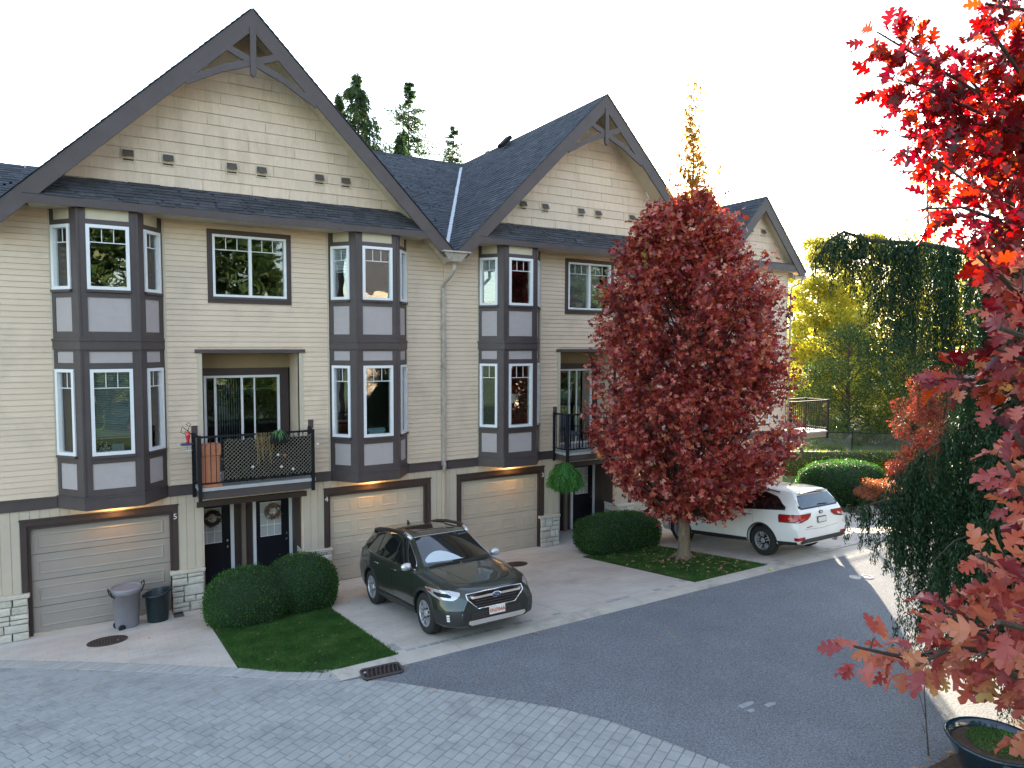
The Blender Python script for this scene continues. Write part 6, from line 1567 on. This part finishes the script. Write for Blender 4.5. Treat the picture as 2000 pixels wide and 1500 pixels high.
for sd_ in (-1, 1):
    for a, b in ((.84,-.10),(-.15,-1.02),(-1.07,-1.92)): c.side('side_window', M['cglass'], lin(a, b, 16), lo_, up_, sd_, .005)
    c.side('window_pillar', M['plastic'], lin(-.10,-.15,3), lo_, up_, sd_, .006); c.side('window_pillar', M['plastic'], lin(-1.02,-1.07,3), lo_, up_, sd_, .006)
    out = [(x, lo_(x)-.012) for x in lin(.90,-1.94,30)]+[(-1.955,1.19)]+[(x, up_(x)+.012) for x in lin(-1.93,.86,30)]
    c.sline('window_chrome', M['chrome'], out, sd_, .008, .006)
    for x in (.92, -.125, -1.04): c.sline('door_seam', M['black'], [(x, .36), (x-.01, lo_(min(.84,x))-.02)] if x > .5 or x > -.5 else [(x+.0, .80), (x, lo_(x)-.02)], sd_, .0035, -.001)
    c.side('sill_cladding', M['plastic'], lin(.98,-.93,20), lambda x: .275, lambda x: .395, sd_, .016)
    for hx in (.02, -.93): q = c.hit((hx, sd_*2, .925), (0,-sd_,0), .02); MB().box(q.x-.10,q.x+.10,q.y-.012,q.y+.012,q.z-.014,q.z+.014).build('door_handle', M['chrome'], E1, bevel=.008)
    q = c.hit((.76, sd_*2, 1.05), (0,-sd_,0), .0); mm_ = MB(); mm_.lathe([(.001,-.10),(.07,-.085),(.10,-.02),(.10,.05),(.085,.085),(.001,.09)], (q.x, q.y+sd_*.12, q.z+.04), 14, 'y', sx=.58, sy=.72)
    mr_ = mm_.build('mirror', M['silver'], E1, smooth=True); MB().beam((q.x,q.y-sd_*.01,q.z-.005),(q.x,q.y+sd_*.08,q.z+.02),.05,.03).build('mirror_arm', M['plastic'], mr_)
    # headlamp wrapping round the corner
    d = (-.86, -sd_*.5, 0); k = sd_
    hl = c.diag('headlight', M['lamp'], d, [(.705, -.26*k, -.02*k), (.735, -.40*k, .05*k), (.78, -.50*k, .10*k), (.82, -.54*k, .09*k), (.85, -.56*k, -.10*k)][::1], (2.1, sd_*.62, 0), .007, 14)
    c.diag('headlight_inner', M['door'], d, [(.745, -.30*k, -.06*k), (.775, -.38*k, -.04*k), (.805, -.38*k, -.12*k)], (2.1, sd_*.62, 0), .010, 8, parent=hl)
    c.diag('side_reflector', M['amber'], d, [(.79, -.50*k, -.42*k), (.83, -.52*k, -.45*k)], (2.1, sd_*.62, 0), .011, 5, parent=hl)
    # fog strip and black corner
    c.diag('bumper_corner', M['plastic'], (-.8,-sd_*.6,0), [(.30,-.34*k,.18*k),(.40,-.40*k,.24*k),(.50,-.36*k,.26*k),(.545,-.20*k,.22*k)], (2.15, sd_*.66, 0), .008, 12)
    for z in (.375,.415,.455): c.diag('fog_lamp', M['lampw'] if 'lampw' in M else M['white'], (-.8,-sd_*.6,0), [(z,-.11*k,-.055*k),(z+.03,-.11*k,-.055*k)], (2.15, sd_*.66, 0), .013, 3)
    c.diag('tail_light', M['redlamp'], (.75,-sd_*.66,0), [(.92,-.22*k,.16*k),(1.0,-.26*k,.22*k),(1.07,-.24*k,.2*k)], (-2.1, sd_*.62, 0), .008, 10)
# windscreen and rear window
G_ = []
for t in lin(0,1,9):
    x = 1.02+( .335-1.02)*t; hw = .675+(.555-.675)*t; G_.append([c.hit((x-.03*(abs(s_)**2)*0-.05*s_*s_, s_*hw, 3), (0,0,-1), .005) for s_ in lin(-1,1,15)])
c.grid('windscreen', M['cglass'], G_)
G_ = []
for t in lin(0,1,5):
    x = .99+(.90-.99)*t; hw = .60-.2*t; G_.append([c.hit((x-.05*s_*s_, -.08+s_*hw, 3), (0,0,-1), .008) for s_ in lin(-1,.55,12)])
G2 = []
for t in lin(0,1,5):
    G2.append([c.hit((.985-.05*s_*s_-(.26*t)*max(0,1-(abs(s_+.45)/.62)**2), s_*.62, 3), (0,0,-1), .0075) for s_ in lin(-.98,.25,14)])
c.grid('sun_shade', M['paper'], G2)
c.front('rear_window', M['cglass'], [(1.16,-.62,.62),(1.25,-.60,.60),(1.36,-.57,.57),(1.45,-.53,.53)], .006, rear=True)
c.line('roof_seam', M['silver'], [((.30-.04*s_*s_, s_*.56, 3), (0,0,-1)) for s_ in lin(-1,1,14)], .006, .004)
c.line('hood_seam', M['black'], [((2.24-.30*s_*s_, s_*.62, 3), (0,0,-1)) for s_ in lin(-1,1,20)], .004, -.001)
for sd_ in (-1,1):
    c.line('hood_seam', M['black'], [((x, sd_*(.62+.10*(1.94-x)), 3), (0,0,-1)) for x in lin(1.94,1.10,12)], .004, -.001)
    c.line('hood_crease', M['grnpaint'], [((x, sd_*(.34+.16*(2.1-x)), 3), (0,0,-1)) for x in lin(2.1,1.15,12)], .010, -.003)
c.line('wiper', M['plastic'], [((1.055-.02*abs(y), y, 3), (0,0,-1)) for y in lin(-.60,.02,8)], .010, .016)
c.line('wiper', M['plastic'], [((1.075-.03*abs(y), y, 3), (0,0,-1)) for y in lin(.06,.62,8)], .010, .016)
# grille with frame, bars, wing and badge
gr = c.front('grille', M['door'], [(.545,-.36,.36),(.62,-.43,.43),(.70,-.50,.50),(.79,-.53,.53)], .006)
fr_ = [(-.36,.54),(.36,.54),(.54,.71),(.54,.79),(.20,.805),(-.20,.805),(-.54,.79),(-.54,.71),(-.36,.54)]
P = []
for (y0,z0),(y1,z1) in zip(fr_, fr_[1:]): P += [((4, y0+(y1-y0)*t, z0+(z1-z0)*t), (-1,0,0)) for t in lin(0,1,6)[:-1]]
P.append(P[0]); c.line('grille_frame', M['chrome'], P, .012, .010, parent=gr)
for z in (.585,.63,.675): c.line('grille_bar', M['iron'], [((4, y, z), (-1,0,0)) for y in lin(-.40,.40,12)], .009, .012, parent=gr)
c.front('grille_wing', M['silver'], [(.715,-.47,.47),(.735,-.485,.485),(.752,-.485,.485)], .022, cols=17, parent=gr)
q = c.hit((4,0,.725),(-1,0,0),.03)
bd_ = MB().lathe([(.001,.0),(.06,.0),(.07,-.006),(.07,-.03)], (q.x+.005,0,q.z), 24, 'x', sx=1.25, sy=.72).build('badge', M['chrome'], gr)
MB().lathe([(.001,.004),(.056,.003),(.058,-.004)], (q.x+.006,0,q.z), 24, 'x', sx=1.25, sy=.72).build('badge_field', M['blue'], gr)
for k, (y, z, r_) in enumerate(((-.035,.012,.014),(.005,.016,.008),(.03,.012,.008),(.012,-.008,.008),(.038,-.012,.008),(-.01,-.016,.008))):
    MB().prism([(q.x+.011, y+r_*(1 if j % 2 == 0 else .4)*math.cos(j*math.pi/4), q.z+z+r_*(1 if j % 2 == 0 else .4)*math.sin(j*math.pi/4)) for j in range(8)], (.002,0,0)).build('badge_star', M['plate'], gr)
lg = c.front('lower_grille', M['plastic'], [(.36,-.54,.54),(.40,-.60,.60),(.46,-.57,.57),(.51,-.50,.50)], .006)
for z in (.395,.43,.465): c.line('grille_bar', M['iron'], [((4, y, z), (-1,0,0)) for y in lin(-.48,.48,12)], .008, .010, parent=lg)
c.front('skid_plate', M['silver'], [(.285,-.50,.50),(.325,-.56,.56),(.365,-.54,.54)], .024, cols=17)
q = c.hit((4,0,.47),(-1,0,0),.02); pl_ = MB().box(q.x,q.x+.015,-.155,.155,.405,.535).build('number_plate', M['plate'], E1, bevel=.004)
TX = Matrix.Translation((q.x+.018, 0, .465)) @ Matrix(((0,0,1,0),(1,0,0,0),(0,1,0,0),(0,0,0,1)))
text_obj('plate_number', 'FN704A', .088, M['platered'], pl_, TX)
TX2 = Matrix.Translation((q.x+.018, 0, .520)) @ Matrix(((0,0,1,0),(1,0,0,0),(0,1,0,0),(0,0,0,1)))
c.cladding(M['plastic'])
for sd_ in (-1,1):
    y = sd_*.60
    pts = [c.hit((x, y, 3), (0,0,-1), h) for x, h in ((.24,.005),(.10,.065),(-.2,.085),(-.8,.088),(-1.3,.085),(-1.62,.06),(-1.80,.0))]
    rl = MB().tube(pts, [.030,.036,.036,.034,.036,.036,.028], 8).build('roof_rail', M['plastic'], E1, smooth=True)
    MB().tube([pts[0]+Vector((.03,0,-.005)), pts[0].lerp(pts[1],.5)+Vector((0,0,.008)), pts[1]+Vector((-.05,0,.010))], [.034,.042,.040], 8).build('rail_cap', M['silver'], rl, smooth=True)
    for k in (1.6, 4.6):
        a = pts[int(k)]; MB().box(a.x-.08,a.x+.08,a.y-.024,a.y+.024,a.z-.075,a.z+.006).build('rail_foot', M['plastic'], rl, bevel=.01)
q = c.hit((-1.35,0,3),(0,0,-1),0); MB().prism([(q.x+.10,-.012,q.z-.01),(q.x-.06,-.012,q.z-.01),(q.x-.05,-.012,q.z+.06),(q.x-.02,-.012,q.z+.065)], (0,.024,0)).build('antenna_fin', M['plastic'], E1)
G_ = [[c.hit((x, y, 3),(0,0,-1),.004) for y in lin(-.40,.40,8)] for x in lin(.10,-.62,8)]; c.grid('sunroof', M['cglass'], G_)
c.wheels((5, .34, .17, .014))
E1.matrix_world = orient(E1, 5.80, -5.18, -2.47, False)

# ---- white SUV seen from behind
E2 = empty('parked_car', (0,0,0), 'white SUV parked nose to the garage behind the red oak trunk', 'car')
sp = dict(x=(2.40,-2.36), axles=(1.45,-1.33), arch=.415, wr_=.368, rim=.225, track=.805, zlow=.28, sig=.045,
  zc=[(2.40,.84),(2.30,.93),(2.1,1.0),(1.6,1.08),(1.12,1.13),(.35,1.575),(.1,1.62),(-.8,1.655),(-1.6,1.635),(-2.12,1.575),(-2.25,1.32),(-2.36,1.10),(-2.40,.98)],
  ze=[(2.40,.80),(2.30,.89),(2.1,.96),(1.6,1.04),(1.12,1.09),(.35,1.52),(.1,1.565),(-.8,1.60),(-1.6,1.575),(-2.12,1.50),(-2.25,1.28),(-2.36,1.08),(-2.40,.96)],
  wr=[(2.40,.50),(2.2,.64),(1.6,.75),(1.12,.74),(.35,.62),(-.8,.62),(-2.12,.62),(-2.25,.72),(-2.36,.78),(-2.40,.78)],
  zb=[(2.40,.75),(2.2,.86),(1.6,.99),(1.12,1.03),(.35,1.05),(-.8,1.07),(-1.6,1.09),(-2.1,1.10),(-2.3,1.02),(-2.40,.88)],
  wb=[(2.40,.62),(2.2,.76),(1.9,.83),(1.5,.87),(1.1,.885),(-.8,.895),(-1.6,.885),(-2.1,.87),(-2.3,.84),(-2.40,.82)],
  wm=[(2.40,.70),(2.2,.86),(1.9,.91),(1.4,.94),(0,.93),(-1.4,.945),(-2.0,.935),(-2.25,.92),(-2.40,.89)],
  zs=[(2.40,.38),(2.2,.27),(0,.27),(-1.8,.30),(-2.25,.33),(-2.40,.37)])
c = Car(E2, sp, M['whtpaint'])
up_ = interp([(.92,1.14),(.80,1.22),(.28,1.485),(0,1.525),(-.8,1.54),(-1.4,1.51),(-1.75,1.42),(-1.98,1.20)]); lo_ = interp([(.92,1.11),(-.9,1.125),(-1.98,1.165)])
for sd_ in (-1, 1):
    c.side('window_surround', M['plastic'], lin(.94,-2.02,30), lambda x: lo_(x)-.02, lambda x: up_(x)+.018, sd_, .004)
    for a, b in ((.86,-.08),(-.14,-1.08),(-1.14,-1.95)): c.side('side_window', M['cglass'], lin(a, b, 16), lo_, up_, sd_, .007)
    for x in (1.0, -.11, -1.11): c.sline('door_seam', M['iron'], [(x, .38 if x > -1 else .80), (x, lo_(min(x,.9))-.03)], sd_, .003, -.0015)
    c.side('sill_cladding', M['plastic'], lin(1.0,-.88,20), lambda x: .275, lambda x: .405, sd_, .012)
    for hx in (.02, -.98): q = c.hit((hx, sd_*2, .985), (0,-sd_,0), .02); MB().box(q.x-.11,q.x+.11,q.y-.012,q.y+.012,q.z-.014,q.z+.014).build('door_handle', M['chrome'], E2, bevel=.008)
    q = c.hit((.82, sd_*2, 1.12), (0,-sd_,0), 0); MB().lathe([(.001,-.10),(.07,-.085),(.10,-.02),(.10,.05),(.085,.085),(.001,.09)], (q.x, q.y+sd_*.13, q.z+.05), 14, 'y', sx=.65, sy=.85).build('mirror', M['whtpaint'], E2, smooth=True)
    k = sd_; c.diag('headlight', M['amber'], (-.75,-sd_*.66,0), [(.80,-.30*k,.16*k),(.86,-.34*k,.2*k),(.92,-.30*k,.16*k)], (2.1, sd_*.66, 0), .007, 10)
    c.diag('tail_light_surround', M['plastic'], (.72,-sd_*.69,0), [(.865,-.15*k,.32*k),(.91,-.32*k,.32*k),(.98,-.40*k,.32*k),(1.05,-.42*k,.30*k)], (-2.06, sd_*.66, 0), .008, 44)
    tl = c.diag('tail_light', M['redlamp'], (.72,-sd_*.69,0), [(.885,-.14*k,.30*k),(.92,-.30*k,.30*k),(.98,-.38*k,.30*k),(1.035,-.40*k,.28*k)], (-2.06, sd_*.66, 0), .013, 44)
    c.diag('tail_light_lens', M['lampr'], (.72,-sd_*.69,0), [(.93,.0*k,.12*k),(.985,.0*k,.12*k)], (-2.06, sd_*.66, 0), .017, 8, parent=tl)
    c.diag('rear_reflector', M['redlamp'], (.85,-sd_*.52,0), [(.455,-.07*k,.14*k),(.485,-.11*k,.15*k),(.53,-.10*k,.15*k)], (-2.15, sd_*.66, 0), .014, 24)
    pts = [c.hit((x, sd_*.63, 3), (0,0,-1), h) for x, h in ((.10,.0),(-.02,.035),(-.7,.045),(-1.5,.04),(-1.75,.0))]
    MB().tube(pts, .015, 8).build('roof_rail', M['iron'], E2, smooth=True)
G_ = []
for t in lin(0,1,8):
    x = 1.08+(.41-1.08)*t; hw = .69+(.57-.69)*t; G_.append([c.hit((x-.05*s_*s_, s_*hw, 3), (0,0,-1), .005) for s_ in lin(-1,1,13)])
c.grid('windscreen', M['cglass'], G_)
c.front('rear_window_surround', M['plastic'], [(1.15,-.66,.66),(1.19,-.735,.735),(1.35,-.685,.685),(1.525,-.59,.59)], .004, rear=True, cols=17)
c.front('rear_window', M['rglass'] if 'rglass' in M else M['cglass'], [(1.18,-.63,.63),(1.215,-.675,.675),(1.34,-.63,.63),(1.455,-.57,.57)], .009, rear=True, cols=17)
c.front('bumper_lower', M['plastic'], [(.375,-.80,.80),(.42,-.86,.86),(.475,-.72,.72)], .014, rear=True, cols=17)
for sd_ in (-1,1): c.side('bumper_lower', M['plastic'], lin(-1.78,-2.3,8), lambda x: .30+.08*max(0,(-1.9-x)), lambda x: .42+.02*(-1.78-x), sd_, .012)
sp_ = MB(); q0 = c.hit((-2.02,0,3),(0,0,-1),0)
sp_.add([(-1.95,-.585,1.535),(-1.95,.585,1.535),(-2.25,.50,1.515),(-2.25,-.50,1.515),(-1.98,-.57,1.50),(-1.98,.57,1.50),(-2.23,.49,1.495),(-2.23,-.49,1.495),(-2.29,0,1.56),(-1.95,0,1.600),(-2.27,0,1.53)],
   [(0,9,8,3),(9,1,2,8),(3,8,10,7),(8,2,6,10),(0,3,7,4),(1,5,6,2),(4,7,10),(4,10,5),(5,10,6)])
sp_.build('spoiler', M['whtpaint'], E2)
c.line('rear_wiper', M['plastic'], [((-4, y, 1.215+.05*(y+.02)), (1,0,0)) for y in lin(-.32,.02,6)], .011, .03)
c.line('tailgate_seam', M['iron'], [((-4, y, .66+.06*abs(y)), (1,0,0)) for y in lin(-.62,.62,14)], .004, -.001)
q = c.hit((-4,0,.90),(1,0,0),.012); MB().box(q.x-.012,q.x,-.16,.16,.80,.945).build('plate_frame', M['plastic'], E2); pl_ = MB().box(q.x-.018,q.x-.012,-.145,.145,.815,.925).build('number_plate', M['plate'], E2)
q = c.hit((-4,0,1.04),(1,0,0),.01); MB().lathe([(.001,-.006),(.05,-.005),(.06,.004),(.06,.02)], (q.x,0,q.z), 20, 'x', sx=1.3, sy=.72).build('badge', M['iron'], E2); MB().lathe([(.001,-.009),(.035,-.008),(.04,-.003)], (q.x,0,q.z), 20, 'x', sx=1.3, sy=.72).build('badge_field', M['silver'], E2)
c.line('model_badge', M['iron'], [((-4, y, .735), (1,0,0)) for y in lin(.36,.56,4)], .010, .004)
q = c.hit((-1.55,0,3),(0,0,-1),0); MB().tube([q, q+Vector((-.05,0,.03)), q+Vector((-.16,.0,.22))], [.02,.008,.004], 6).build('antenna', M['plastic'], E2)
for y in (.45,): MB().lathe([(.045,-.1),(.05,.0),(.04,.0),(.001,.03)], (-2.30,-y,.36), 14, 'x').build('exhaust', M['chrome'], E2)
c.cladding(M['plastic'], .035, .010)
c.wheels((5, .30, .15, .015))
E2.matrix_world = orient(E2, 14.76, -2.50, -5.27, True)
